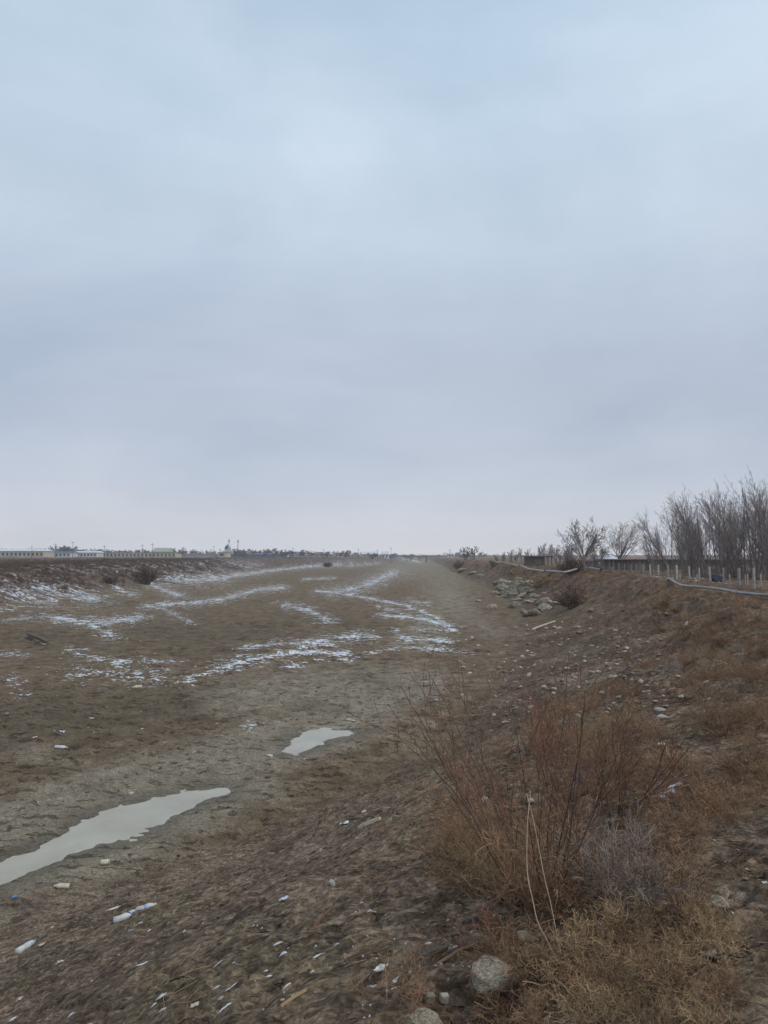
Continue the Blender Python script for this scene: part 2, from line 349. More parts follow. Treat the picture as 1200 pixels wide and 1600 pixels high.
def ground_material():
    m = NT('mud_and_bank_soil')
    fs, fv, fw, fp, ft = (m.attr(a) for a in ('snow', 'veg', 'wet', 'pale', 'toe'))
    big = m.noise(0.12, 3, 0.55); mid = m.noise(0.9, 4, 0.6); sml = m.noise(5.0, 5, 0.62, sc=(0.6, 1.0, 1.0)); tiny = m.noise(22.0, 6, 0.75)
    brown = m.mix(m.rng(mid, 0.36, 0.66), (0.115, 0.080, 0.050), (0.235, 0.170, 0.108))
    brown = m.mix(m.rng(big, 0.40, 0.62), brown, m.mix(0.45, brown, (0.155, 0.125, 0.078)))
    grey = m.mix(m.rng(mid, 0.36, 0.66), (0.210, 0.176, 0.124), (0.295, 0.251, 0.182))
    c = m.mix(m.rng(m.math('ADD', fw, m.math('MULTIPLY', m.math('SUBTRACT', mid, 0.5), 0.7)), 0.28, 0.72), brown, grey)
    fsh = m.attr('shore'); c = m.mix(m.math('MULTIPLY', fsh, 0.65), c, (0.105, 0.088, 0.062))
    fb = m.attr('bank'); fl = m.attr('leftz'); fh = m.attr('hol')
    soil = m.mix(m.rng(mid, 0.36, 0.66), (0.175, 0.127, 0.086), (0.280, 0.208, 0.142))
    pyy = m.n('ShaderNodeSeparateXYZ'); m.l(m.co.outputs['Object'], pyy.inputs[0])
    soil = m.mix(m.math('MULTIPLY', m.rng(pyy.outputs[1], 13.0, 22.0), m.rng(m.noise(0.25, 3, 0.6), 0.25, 0.5)), soil, m.mix(1.0, soil, (0.60, 0.56, 0.54), 'MULTIPLY'))
    c = m.mix(m.math('MULTIPLY', fb, 0.9), c, soil)
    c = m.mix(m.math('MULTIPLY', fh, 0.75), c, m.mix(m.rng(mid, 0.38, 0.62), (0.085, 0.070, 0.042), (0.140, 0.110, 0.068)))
    # sparse algae-green and rust tints on the bed
    c = m.mix(m.math('MULTIPLY', m.rng(m.noise(0.33, 3, 0.5), 0.55, 0.7), 0.35), c, (0.13, 0.115, 0.06))
    c = m.mix(fp, c, (0.30, 0.255, 0.20))
    veg = m.mix(m.rng(mid, 0.36, 0.64), (0.115, 0.073, 0.047), (0.225, 0.148, 0.096))
    veg = m.mix(m.rng(m.noise(2.3, 4, 0.6), 0.45, 0.65), veg, (0.165, 0.122, 0.080))
    veg = m.mix(fl, veg, m.mix(m.rng(mid, 0.36, 0.64), (0.095, 0.068, 0.056), (0.165, 0.122, 0.100)))
    vf = m.rng(m.math('ADD', fv, m.math('MULTIPLY', m.math('SUBTRACT', m.noise(1.4, 4, 0.65), 0.5), 1.3)), 0.3, 0.7)
    c = m.mix(vf, c, veg)
    # clods: dark flecks paint the shade of hollows into the colour, pale dry crumbs
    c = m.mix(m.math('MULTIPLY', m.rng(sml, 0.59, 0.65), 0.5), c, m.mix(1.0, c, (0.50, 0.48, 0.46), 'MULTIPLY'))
    c = m.mix(m.math('MULTIPLY', m.rng(sml, 0.44, 0.34), 0.6), c, m.mix(1.0, c, (1.40, 1.36, 1.30), 'MULTIPLY'))
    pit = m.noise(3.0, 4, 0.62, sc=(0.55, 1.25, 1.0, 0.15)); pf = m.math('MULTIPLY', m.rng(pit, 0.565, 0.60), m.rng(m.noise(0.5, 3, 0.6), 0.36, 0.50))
    c = m.mix(m.math('MULTIPLY', pf, m.math('SUBTRACT', 0.85, m.math('MULTIPLY', fb, 0.45))), c, m.mix(1.0, c, (0.42, 0.39, 0.36), 'MULTIPLY'))  # shade inside the pits, painted as darker mud colour
    # crumbs of soil, each with its own tone
    def crumbs(scale):
        q = m.n('ShaderNodeTexVoronoi'); q.inputs['Scale'].default_value = scale; mp_ = m.n('ShaderNodeMapping'); mp_.inputs['Scale'].default_value = (0.7, 1.1, 1.0)
        m.l(m.co.outputs['Object'], mp_.inputs[0]); m.l(mp_.outputs[0], q.inputs['Vector']); z = m.n('ShaderNodeSeparateXYZ'); m.l(q.outputs['Color'], z.inputs[0]); return z.outputs[0], q.outputs['Distance']
    ca, da = crumbs(14.0); cb, db = crumbs(36.0)
    k1 = m.mix(m.math('ADD', 0.35, m.math('MULTIPLY', fb, 0.65)), (1, 1, 1), m.mix(ca, (0.58, 0.57, 0.56), (1.42, 1.42, 1.42)))
    k2 = m.mix(m.math('ADD', 0.45, m.math('MULTIPLY', fb, 0.55)), (1, 1, 1), m.mix(cb, (0.62, 0.61, 0.60), (1.38, 1.38, 1.38)))
    c = m.mix(1.0, m.mix(1.0, c, k1, 'MULTIPLY'), k2, 'MULTIPLY')
    c = m.mix(1.0, c, m.mix(m.rng(tiny, 0.34, 0.66), (0.52, 0.52, 0.52), (1.45, 1.45, 1.45)), 'MULTIPLY')
    vor = m.n('ShaderNodeTexVoronoi'); vor.inputs['Scale'].default_value = 3.2; vor.feature = 'F1'; m.l(m.co.outputs['Object'], vor.inputs['Vector'])
    chips = m.math('MULTIPLY', m.rng(vor.outputs['Distance'], 0.13, 0.09), m.rng(m.noise(0.7, 2, 0.5), 0.50, 0.62))
    c = m.mix(m.math('MULTIPLY', chips, m.math('ADD', 0.12, m.math('MULTIPLY', ft, 0.5))), c, (0.36, 0.33, 0.28))
    # thin wind-blown snow caught in the ruts
    s1 = m.noise(2.2, 5, 0.68, sc=(0.35, 1.0, 1.0, 0.30)); s2 = m.noise(9.0, 3, 0.6)
    sl_ = m.noise(1.1, 5, 0.66, sc=(0.30, 1.0, 1.0, -0.95))
    px = m.n('ShaderNodeSeparateXYZ'); m.l(m.co.outputs['Object'], px.inputs[0])
    left = m.rng(m.math('ADD', px.outputs[0], m.math('MULTIPLY', px.outputs[1], 0.02)), -37.0, -42.0)
    sn = m.mix(left, s1, sl_)
    cr_n = m.n('ShaderNodeTexVoronoi'); cr_n.inputs['Scale'].default_value = 8.5; mpv = m.n('ShaderNodeMapping'); mpv.inputs['Scale'].default_value = (0.6, 1.0, 1.0)
    m.l(m.co.outputs['Object'], mpv.inputs[0]); m.l(mpv.outputs[0], cr_n.inputs['Vector'])
    sc_ = m.n('ShaderNodeSeparateXYZ'); m.l(cr_n.outputs['Color'], sc_.inputs[0])
    sraw = m.math('ADD', m.math('MULTIPLY', fs, 1.0), m.math('ADD', m.math('MULTIPLY', m.math('SUBTRACT', sn, 0.5), 4.6), m.math('ADD', m.math('MULTIPLY', m.math('SUBTRACT', s2, 0.5), 2.0), m.math('MULTIPLY', m.math('SUBTRACT', sc_.outputs[0], 0.5), 1.25))))
    sf = m.math('MULTIPLY', m.rng(sraw, 0.84, 0.98, smooth=True), m.rng(fs, 0.06, 0.2))
    c = m.mix(sf, c, (0.72, 0.76, 0.82))
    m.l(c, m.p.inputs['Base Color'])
    rg = m.mix(m.math('MAXIMUM', m.math('MULTIPLY', fw, 0.3), m.math('MULTIPLY', fsh, 0.8)), (0.95, 0.95, 0.95), (0.4, 0.4, 0.4)); m.l(rg, m.p.inputs['Roughness'])
    h = m.math('ADD', m.math('MULTIPLY', sml, 1.0), m.math('MULTIPLY', tiny, 0.55))
    h = m.math('SUBTRACT', h, m.math('MULTIPLY', pf, 0.6)); h = m.math('SUBTRACT', h, m.math('MULTIPLY', m.math('ADD', da, m.math('MULTIPLY', db, 0.5)), m.math('ADD', 0.12, m.math('MULTIPLY', fb, 0.18)))); b = m.bump(h, 1.0, 0.085); b = m.bump(m.noise(1.6, 4, 0.6), 0.6, 0.12, b)
    m.l(b, m.p.inputs['Normal'])
    return m.m
v, f = grid_mesh('ground', GX, GY, GZ)
gm = mesh_np('ground', v, f)
# centre cap
shore = np.clip(np.exp(-((sdm-0.15)/0.42)**2), 0, 1)*(sdm < 5)
bank = np.where(GX > tr_, sstep(-.4, 1.6, GX-tr_+.9*vn), 0)*(1-.35*sstep(3, 9, GX-crg))
leftz = sstep(-1, 5, tlg-GX+2*vn)
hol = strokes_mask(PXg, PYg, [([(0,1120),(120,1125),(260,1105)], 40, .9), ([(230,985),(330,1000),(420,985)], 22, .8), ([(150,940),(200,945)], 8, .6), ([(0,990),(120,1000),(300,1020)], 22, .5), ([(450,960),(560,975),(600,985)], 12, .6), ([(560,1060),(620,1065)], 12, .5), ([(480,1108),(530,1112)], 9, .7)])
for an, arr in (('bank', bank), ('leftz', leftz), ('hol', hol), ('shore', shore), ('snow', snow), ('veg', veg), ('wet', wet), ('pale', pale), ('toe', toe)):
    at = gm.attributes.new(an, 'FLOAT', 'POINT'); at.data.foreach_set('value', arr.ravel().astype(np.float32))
ground = bpy.data.objects.new('ground', gm); col.objects.link(ground); ground['kind'] = 'structure'
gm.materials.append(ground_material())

# water of the two puddles: flat sheets, the mud rises through them at the shore
def water_material():
    m = NT('silty_water')
    f = m.noise(0.8, 3, 0.5)
    m.l(m.mix(m.rng(f, 0.35, 0.65), (0.33, 0.30, 0.235), (0.40, 0.37, 0.295)), m.p.inputs['Base Color'])
    m.p.inputs['Roughness'].default_value = 0.12; m.p.inputs['IOR'].default_value = 1.33; m.p.inputs['Specular IOR Level'].default_value = 0.5
    m.l(m.bump(m.noise(7, 2, 0.5), 0.05, 0.01), m.p.inputs['Normal'])
    return m.m
WM = water_material()
def obj(name, me, mat=None, parent=None, loc=None):
    o = bpy.data.objects.new(name, me); col.objects.link(o)
    if mat is not None and me is not None and not me.materials: me.materials.append(mat)
    if parent is not None: o.parent = parent
    if loc is not None: o.location = loc
    return o
for pts, zc in PUD:
    cx = sum(p[0] for p in pts)/len(pts); cy = sum(p[1] for p in pts)/len(pts)
    vv = []
    for x, y in pts:
        d = Vector((x-cx, y-cy)); d = d + d.normalized()*0.35; vv.append((d.x, d.y, 0))
    me = bpy.data.meshes.new('puddle'); me.from_pydata(vv, [], [list(range(len(vv)))]); me.update()
    o = obj('puddle', me, WM, loc=(cx, cy, zc)); o['kind'] = 'structure'
# ================================================================== builders
def mesh_poly(name, v, f, smooth=False):
    me = bpy.data.meshes.new(name); me.from_pydata([tuple(p) for p in v], [], f); me.update()
    if smooth: me.polygons.foreach_set('use_smooth', [True]*len(f))
    return me
def tag(o, label=None, cat=None, group=None, kind=None):
    if label: o['label'] = label
    if cat: o['category'] = cat
    if group: o['group'] = group
    if kind: o['kind'] = kind
    return o
def empty(name, loc, rz=0.0):
    o = bpy.data.objects.new(name, None); col.objects.link(o); o.location = loc; o.rotation_euler = (0, 0, rz); o.empty_display_size = 0.2
    return o
def copy_tree(o, parent=None):
    c = o.copy(); col.objects.link(c)
    if parent is not None: c.parent = parent
    for ch in list(o.children): copy_tree(ch, c)
    return c
def nrm(a): return a/np.maximum(np.linalg.norm(a, axis=-1, keepdims=True), 1e-9)
def tubes(P, Rd, sides=3, rng=None):
    """P (N,K,3), Rd (N,K): round tubes (sides>=3) or flat ribbons (sides=2) as verts, quads"""
    N, K = P.shape[:2]
    T = np.empty_like(P); T[:, 1:-1] = P[:, 2:]-P[:, :-2]; T[:, 0] = P[:, 1]-P[:, 0]; T[:, -1] = P[:, -1]-P[:, -2]; T = nrm(T)
    rng = rng or np.random.default_rng(0)
    a = nrm(rng.normal(size=(N, 1, 3))); n1 = nrm(np.cross(T, a)); n2 = np.cross(T, n1)
    S = sides
    th = np.arange(S)*2*math.pi/S
    V = P[:, :, None, :] + Rd[:, :, None, None]*(np.cos(th)[None, None, :, None]*n1[:, :, None, :] + np.sin(th)[None, None, :, None]*n2[:, :, None, :])
    V = V.reshape(-1, 3)
    n = np.arange(N)[:, None, None]*K*S; k = np.arange(K-1)[None, :, None]*S
    s = np.arange(1 if S == 2 else S)[None, None, :]; s2 = (s+1) % S
    F = np.stack([n+k+s, n+k+s2, n+k+S+s2, n+k+S+s], -1).reshape(-1, 4)
    return V, F
def join_vf(parts):
    vs, fs, o = [], [], 0
    for v, f in parts: vs.append(v); fs.append(f+o); o += len(v)
    return np.concatenate(vs), np.concatenate(fs)
def strand_mesh(name, parts, rng=None):
    """parts: list of (P, R, sides)"""
    v, f = join_vf([tubes(P, r, s, rng) for P, r, s in parts])
    return mesh_np(name, v, f)
def grow(rng, P, Rd, n, t0, t1, L, spread, up, jit, K, rr=0.5, taper=0.35, tl=0.5):
    """n side shoots on every strand of P; L length relative to the parent"""
    N, K0 = P.shape[:2]
    pi = np.repeat(np.arange(N), n); M = len(pi)
    t = rng.uniform(t0, t1, M)*(K0-1); k = np.minimum(t.astype(int), K0-2); fr = (t-k)[:, None]
    pos = P[pi, k]*(1-fr)+P[pi, k+1]*fr; tan = nrm(P[pi, k+1]-P[pi, k])
    rad = Rd[pi, k]*rr
    pl = np.linalg.norm(np.diff(P, axis=1), axis=-1).sum(1)[pi]
    length = pl*L*(1-tl*t/(K0-1))*rng.uniform(.55, 1.3, M)
    sp = spread*rng.uniform(.6, 1.35, M)[:, None]
    per = nrm(np.cross(tan, rng.normal(size=(M, 3))))
    d = nrm(tan*np.cos(sp)+per*np.sin(sp))
    out = np.empty((M, K, 3)); out[:, 0] = pos
    for i in range(1, K):
        d = nrm(d + rng.normal(size=(M, 3))*jit + np.array([0, 0, up]))
        out[:, i] = out[:, i-1] + d*(length/(K-1))[:, None]
    R2 = rad[:, None]*np.linspace(1, taper, K)[None]
    return out, R2
def stems(rng, n, base_r, height, lean, up, jit, K, rad, dirbias=(0, 0), hv=0.3):
    a = rng.uniform(0, 2*math.pi, n); r = base_r*np.sqrt(rng.uniform(0, 1, n))
    pos = np.stack([np.cos(a)*r, np.sin(a)*r, np.zeros(n)-0.03], -1)
    a2 = a + rng.normal(size=n)*0.6; s = lean*rng.uniform(.15, 1.1, n)
    d = nrm(np.stack([np.cos(a2)*np.sin(s)+dirbias[0], np.sin(a2)*np.sin(s)+dirbias[1], np.cos(s)], -1))
    h = height*rng.uniform(1-hv, 1.08, n)
    out = np.empty((n, K, 3)); out[:, 0] = pos
    for i in range(1, K):
        d = nrm(d + rng.normal(size=(n, 3))*jit + np.array([0, 0, up]))
        out[:, i] = out[:, i-1]+d*(h/(K-1))[:, None]
    return out, (rad*rng.uniform(.7, 1.2, n))[:, None]*np.linspace(1, .3, K)[None]
def box_vf(x0, x1, y0, y1, z0, z1):
    v = [(x0,y0,z0),(x1,y0,z0),(x1,y1,z0),(x0,y1,z0),(x0,y0,z1),(x1,y0,z1),(x1,y1,z1),(x0,y1,z1)]
    return v, [(0,3,2,1),(4,5,6,7),(0,1,5,4),(1,2,6,5),(2,3,7,6),(3,0,4,7)]
def box_me(name, *a):
    return mesh_poly(name, *box_vf(*a))
def boxes_me(name, bs):
    V, F = [], []
    for b in bs:
        v, f = box_vf(*b); o = len(V); V += v; F += [tuple(i+o for i in q) for q in f]
    return mesh_poly(name, V, F)
def lathe(name, prof, seg=16, smooth=True):
    V = []; F = []
    for r, z in prof:
        for i in range(seg):
            a = 2*math.pi*i/seg; V.append((r*math.cos(a), r*math.sin(a), z))
    for k in range(len(prof)-1):
        for i in range(seg):
            j = (i+1) % seg; F.append((k*seg+i, k*seg+j, (k+1)*seg+j, (k+1)*seg+i))
    F.append(tuple(reversed(range(seg)))); F.append(tuple(range((len(prof)-1)*seg, len(prof)*seg)))
    return mesh_poly(name, V, F, smooth)
def rock_me(name, seed, sub=3, flat=0.7, rough=0.22, facet=6):
    rg = random.Random(seed); bm = bmesh.new(); bmesh.ops.create_icosphere(bm, subdivisions=sub, radius=1)
    planes = []
    for _ in range(facet):
        d = Vector((rg.gauss(0, 1), rg.gauss(0, 1), rg.gauss(0, 1))).normalized(); planes.append((d, rg.uniform(.55, .85)))
    from mathutils import noise as mn
    for vv in bm.verts:
        p = vv.co.copy()
        for d, k in planes:
            q = p.dot(d)
            if q > k: p -= d*(q-k)*0.93
        n = mn.noise(p*1.7 + Vector((seed*3.1, 0, 0)))*rough + mn.noise(p*4.3 + Vector((0, seed*2.7, 0)))*rough*0.45 + mn.noise(p*10+Vector((seed, 1, 0)))*rough*0.15
        p *= 1+n
        p.z *= flat; vv.co = p
    me = bpy.data.meshes.new(name); bm.to_mesh(me); bm.free()
    if sub > 2: me.polygons.foreach_set('use_smooth', [True]*len(me.polygons))
    return me

# ------------------------------------------------------------------ materials
M_ = {}
M_['twig_red'] = simple('red_brown_twig', (0.29, 0.150, 0.095), c2=(0.15, 0.082, 0.055), scale=9, bump=0)
M_['stem_dark'] = simple('dark_stem_bark', (0.16, 0.105, 0.080), c2=(0.08, 0.056, 0.045), scale=14, bump=0)
M_['weed_russet'] = simple('russet_dry_weed', (0.34, 0.205, 0.120), c2=(0.17, 0.102, 0.062), scale=3, bump=0, rnd=0.28)
M_['weed_gold'] = simple('tan_dry_weed', (0.42, 0.290, 0.165), c2=(0.24, 0.160, 0.092), scale=3, bump=0, rnd=0.22)
M_['weed_grey'] = simple('grey_dry_weed', (0.34, 0.275, 0.225), c2=(0.19, 0.155, 0.13), scale=3, bump=0, rnd=0.2)
M_['weed_violet'] = simple('faded_brown_weed', (0.185, 0.130, 0.098), c2=(0.105, 0.074, 0.058), scale=2, bump=0, rnd=0.3)
M_['reed'] = simple('pale_dry_reed', (0.50, 0.40, 0.28), c2=(0.33, 0.25, 0.17), scale=20, bump=0)
M_['tree'] = simple('grey_bark', (0.25, 0.215, 0.20), c2=(0.15, 0.128, 0.12), scale=2, bump=0, rnd=0.15)
M_['treetwig'] = simple('mauve_grey_twigs', (0.36, 0.305, 0.285), c2=(0.25, 0.21, 0.20), scale=2, bump=0, rnd=0.15)
M_['fartree'] = simple('far_twigs', (0.110, 0.100, 0.105), c2=(0.07, 0.064, 0.068), scale=0.5, bump=0, rnd=0.2)
M_['rock'] = simple('weathered_limestone', (0.58, 0.515, 0.40), c2=(0.26, 0.228, 0.17), scale=9, bump=0.9, bdist=0.03, rough=0.9)
M_['rubble'] = simple('grey_rubble', (0.36, 0.315, 0.24), c2=(0.13, 0.110, 0.085), scale=2.2, bump=0.6, bdist=0.08, rough=0.92, rnd=0.35)
M_['stone'] = simple('bank_stone', (0.40, 0.355, 0.285), c2=(0.22, 0.19, 0.15), scale=9, bump=0.4, rough=0.9, rnd=0.4)
M_['paleston'] = simple('pale_stone', (0.50, 0.47, 0.41), c2=(0.32, 0.30, 0.26), scale=12, bump=0.3, rough=0.85, rnd=0.2)
M_['clod'] = simple('dried_mud_clod', (0.15, 0.118, 0.084), c2=(0.08, 0.063, 0.046), scale=14, bump=0.7, bdist=0.015, rough=0.95)
M_['snow'] = simple('old_snow', (0.72, 0.74, 0.78), c2=(0.45, 0.46, 0.47), scale=16, bump=0.3, rough=0.6)
M_['conc'] = simple('weathered_concrete_post', (0.44, 0.42, 0.39), c2=(0.28, 0.265, 0.245), scale=3, bump=0.3, rnd=0.35)
M_['plaster_cream'] = simple('cream_plaster', (0.52, 0.46, 0.35), c2=(0.42, 0.37, 0.29), scale=0.4, bump=0)
M_['plaster_white'] = simple('whitewashed_wall', (0.62, 0.62, 0.60), c2=(0.50, 0.50, 0.49), scale=0.4, bump=0)
M_['plaster_grey'] = simple('grey_plaster', (0.40, 0.39, 0.38), c2=(0.31, 0.30, 0.30), scale=0.4, bump=0)
M_['roof_snow'] = simple('snow_dusted_roof', (0.70, 0.73, 0.78), c2=(0.45, 0.47, 0.50), scale=0.5, bump=0)
M_['roof_blue'] = simple('blue_sheet_roof', (0.12, 0.17, 0.26), c2=(0.09, 0.12, 0.18), scale=0.5, bump=0)
M_['roof_grey'] = simple('grey_sheet_roof', (0.21, 0.21, 0.22), c2=(0.13, 0.13, 0.14), scale=0.5, bump=0)
M_['roof_green'] = simple('pale_green_roof', (0.36, 0.38, 0.29), c2=(0.29, 0.31, 0.24), scale=0.5, bump=0)
M_['window'] = simple('dark_window_glass', (0.05, 0.055, 0.065), rough=0.2, bump=0, spec=0.5)
M_['teal'] = simple('teal_dome', (0.045, 0.15, 0.19), c2=(0.035, 0.11, 0.15), rough=0.4, scale=1, bump=0)
M_['darkwood'] = simple('dark_weathered_boards', (0.13, 0.115, 0.10), c2=(0.075, 0.067, 0.06), scale=1.5, bump=0.3, rnd=0.3)
M_['wood'] = simple('grey_brown_boards', (0.215, 0.185, 0.155), c2=(0.135, 0.115, 0.098), scale=1.5, bump=0.3, rnd=0.35)
M_['palewood'] = simple('pale_bare_wood', (0.60, 0.52, 0.40), c2=(0.42, 0.35, 0.26), scale=10, bump=0.2)
M_['pole'] = simple('pole_grey', (0.20, 0.19, 0.19), bump=0)
M_['steel'] = simple('bridge_steel', (0.17, 0.18, 0.20), c2=(0.11, 0.12, 0.14), scale=0.4, bump=0)
M_['wire'] = simple('rusty_wire', (0.12, 0.10, 0.09), bump=0)
M_['pet'] = simple('cloudy_plastic', (0.60, 0.62, 0.61), c2=(0.42, 0.43, 0.42), scale=14, rough=0.35, bump=0.2, spec=0.5)
M_['cream'] = simple('dirty_cream_plastic', (0.62, 0.57, 0.46), c2=(0.42, 0.38, 0.31), scale=14, rough=0.5, bump=0.2, spec=0.4)
M_['label'] = simple('faded_blue_label', (0.30, 0.42, 0.58), c2=(0.42, 0.50, 0.58), scale=18, bump=0)
M_['blue'] = simple('blue_plastic', (0.10, 0.26, 0.52), bump=0, rough=0.5)
M_['rag'] = simple('faded_violet_blue_cloth', (0.085, 0.090, 0.20), c2=(0.04, 0.042, 0.10), scale=12, bump=0.5)
M_['paper'] = simple('soiled_white_paper', (0.68, 0.68, 0.66), c2=(0.46, 0.44, 0.40), scale=18, bump=0.2)
M_['film'] = simple('pale_blue_film', (0.55, 0.63, 0.70), c2=(0.42, 0.48, 0.53), scale=18, bump=0.2, rough=0.4, spec=0.5)
M_['tarp'] = simple('navy_tarpaulin', (0.022, 0.028, 0.055), c2=(0.012, 0.015, 0.03), scale=2, bump=0.5, rough=0.6)
def pipe_mat():
    m = NT('worn_plastic_pipe')
    f = m.noise(1.3, 5, 0.65)
    m.l(m.mix(m.rng(f, 0.35, 0.68), (0.16, 0.16, 0.17), (0.34, 0.34, 0.35)), m.p.inputs['Base Color'])
    m.p.inputs['Roughness'].default_value = 0.45; m.p.inputs['Specular IOR Level'].default_value = 0.5
    return m.m
M_['pipe'] = pipe_mat()

# ================================================================== far left: town on the plain
def far_z(px, Y):
    x, _ = far(px, Y); return ground_z(x, Y)
def dz(Y, py): return EYE + (867-py)/FPX*Y*1.0          # height that shows at photo row py
def face_cam_rot(px):
    return 0.0
def long_building(name, label, x0, x1, Y, py_top, wallm, roofm, roof_rise, nwin, win_rel=(0.35, 0.75), depth=12, win_w=0.45, group=None, pil=False, cat='building'):
    X0, _ = far(x0, Y); X1, _ = far(x1, Y); W = X1-X0
    zb = min(ground_z(X0, Y), ground_z(X1, Y)) - 0.6; zt = dz(Y, py_top); hh = zt-zb
    r = empty(name, ((X0+X1)/2, Y, zb)); tag(r, label, cat, group)
    obj('wall', box_me('wall', -W/2, W/2, 0, depth, 0, hh), wallm, r)
    e = 0.5
    vv = [(-W/2-e, -e, hh+.003), (W/2+e, -e, hh+.003), (W/2+e, depth+e, hh+.003), (-W/2-e, depth+e, hh+.003), (-W/2+.5, depth/2, hh+roof_rise), (W/2-.5, depth/2, hh+roof_rise)]
    obj('roof', mesh_poly('roof', vv, [(0,1,5,4), (2,3,4,5), (1,2,5), (3,0,4), (3,2,1,0)]), roofm, r)
    if nwin:
        step = W/nwin; ww = step*win_w
        z0 = 0.6 + (hh-0.6)*win_rel[0]; z1 = 0.6 + (hh-0.6)*win_rel[1]
        wm = box_me('window', -ww/2, ww/2, -0.06, 0.12, z0, z1)
        fm = boxes_me('frame', [(-ww/2-.1, -ww/2, -.10, .05, z0-.1, z1+.1), (ww/2, ww/2+.1, -.10, .05, z0-.1, z1+.1), (-ww/2, ww/2, -.10, .05, z1, z1+.1), (-ww/2, ww/2, -.10, .05, z0-.1, z0)])
        wm.materials.append(M_['window']); fm.materials.append(M_['plaster_grey'])
        for i in range(nwin):
            o = obj('window', wm, None, r, (-W/2+step*(i+.5), 0, 0)); obj('frame', fm, None, o)
    if pil:
        pmz = box_me('pilaster', -.35, .35, -.45, 0.2, 0, hh-.05); pmz.materials.append(wallm)
        n = nwin
        for i in range(n+1): obj('pilaster', pmz, None, r, (-W/2+W*i/n, 0, 0))
    return r
long_building('long_building', 'long cream one-storey building with snowy roof, farthest left on the horizon', -25, 68, 400, 861.0, M_['plaster_cream'], M_['roof_snow'], 1.2, 14, win_rel=(.3, .72))
long_building('low_building', 'low pale building with bluish door bay, between the cream and white ones', 73, 110, 430, 863.5, M_['plaster_white'], M_['roof_blue'], 0.7, 6, win_rel=(.3, .7))
long_building('white_building', 'white low building with small dark windows below the tallest utility pole', 114, 151, 440, 863.3, M_['plaster_white'], M_['roof_snow'], 0.9, 7, win_rel=(.3, .7))
long_building('yellow_building', 'very long pale yellow building with pilasters, left of the greenish hall', 153, 274, 450, 864.0, M_['plaster_cream'], M_['roof_grey'], 0.3, 20, win_rel=(.25, .7), pil=True, win_w=.35)
long_building('green_hall', 'hall with broad pale green roof behind the yellow building', 236, 264, 480, 862, M_['roof_green'], M_['roof_green'], 2.6, 0)
long_building('boundary_wall', 'long whitish compound wall ending left of the mosque', 276, 341, 470, 865.3, M_['plaster_grey'], M_['roof_snow'], 0.1, 0, depth=0.6, cat='wall')
long_building('end_block', 'small cream block closing the compound wall beside the mosque', 340, 353, 465, 863.4, M_['plaster_cream'], M_['roof_grey'], 0.5, 1)
long_building('blue_shed', 'long dark blue roofed shed right of the mosque', 354, 444, 560, 866.3, M_['roof_blue'], M_['roof_blue'], 1.0, 0)
hs = [(438,449,'plaster_white','roof_blue',1.3,'small white house at the right end of the dark blue shed'), (462,474,'plaster_white','roof_blue',1.6,'house with bright blue roof among the middle far houses'), (480,490,'plaster_cream','roof_grey',1.2,'cream house right of the bright blue roof'),
      (493,505,'plaster_grey','roof_grey',1.6,'grey gabled house in the middle of the far row'), (508,520,'plaster_grey','roof_snow',1.4,'grey house with snow dusted roof in the far row'), (524,534,'plaster_cream','roof_grey',1.3,'small cream house left of the round bare tree'),
      (566,576,'plaster_white','roof_snow',1.9,'first steep snowy roof left of the bridge'), (578,590,'plaster_white','roof_snow',2.1,'second and wider steep snowy roof left of the bridge'), (596,607,'plaster_white','roof_snow',2.0,'third snowy roof, nearest the bridge'),
      (700,709,'plaster_white','roof_snow',1.6,'small pale house just right of the bridge'), (712,720,'plaster_grey','roof_blue',1.3,'low bluish house behind the two bare trees')]
for a, b, wm_, rm_, rise, lab in hs:
    long_building('far_house', lab, a, b, 620, 866.0 if a > 460 else 865.5, M_[wm_], M_[rm_], rise*1.2, 2, depth=8, group='small houses along the horizon', cat='house')

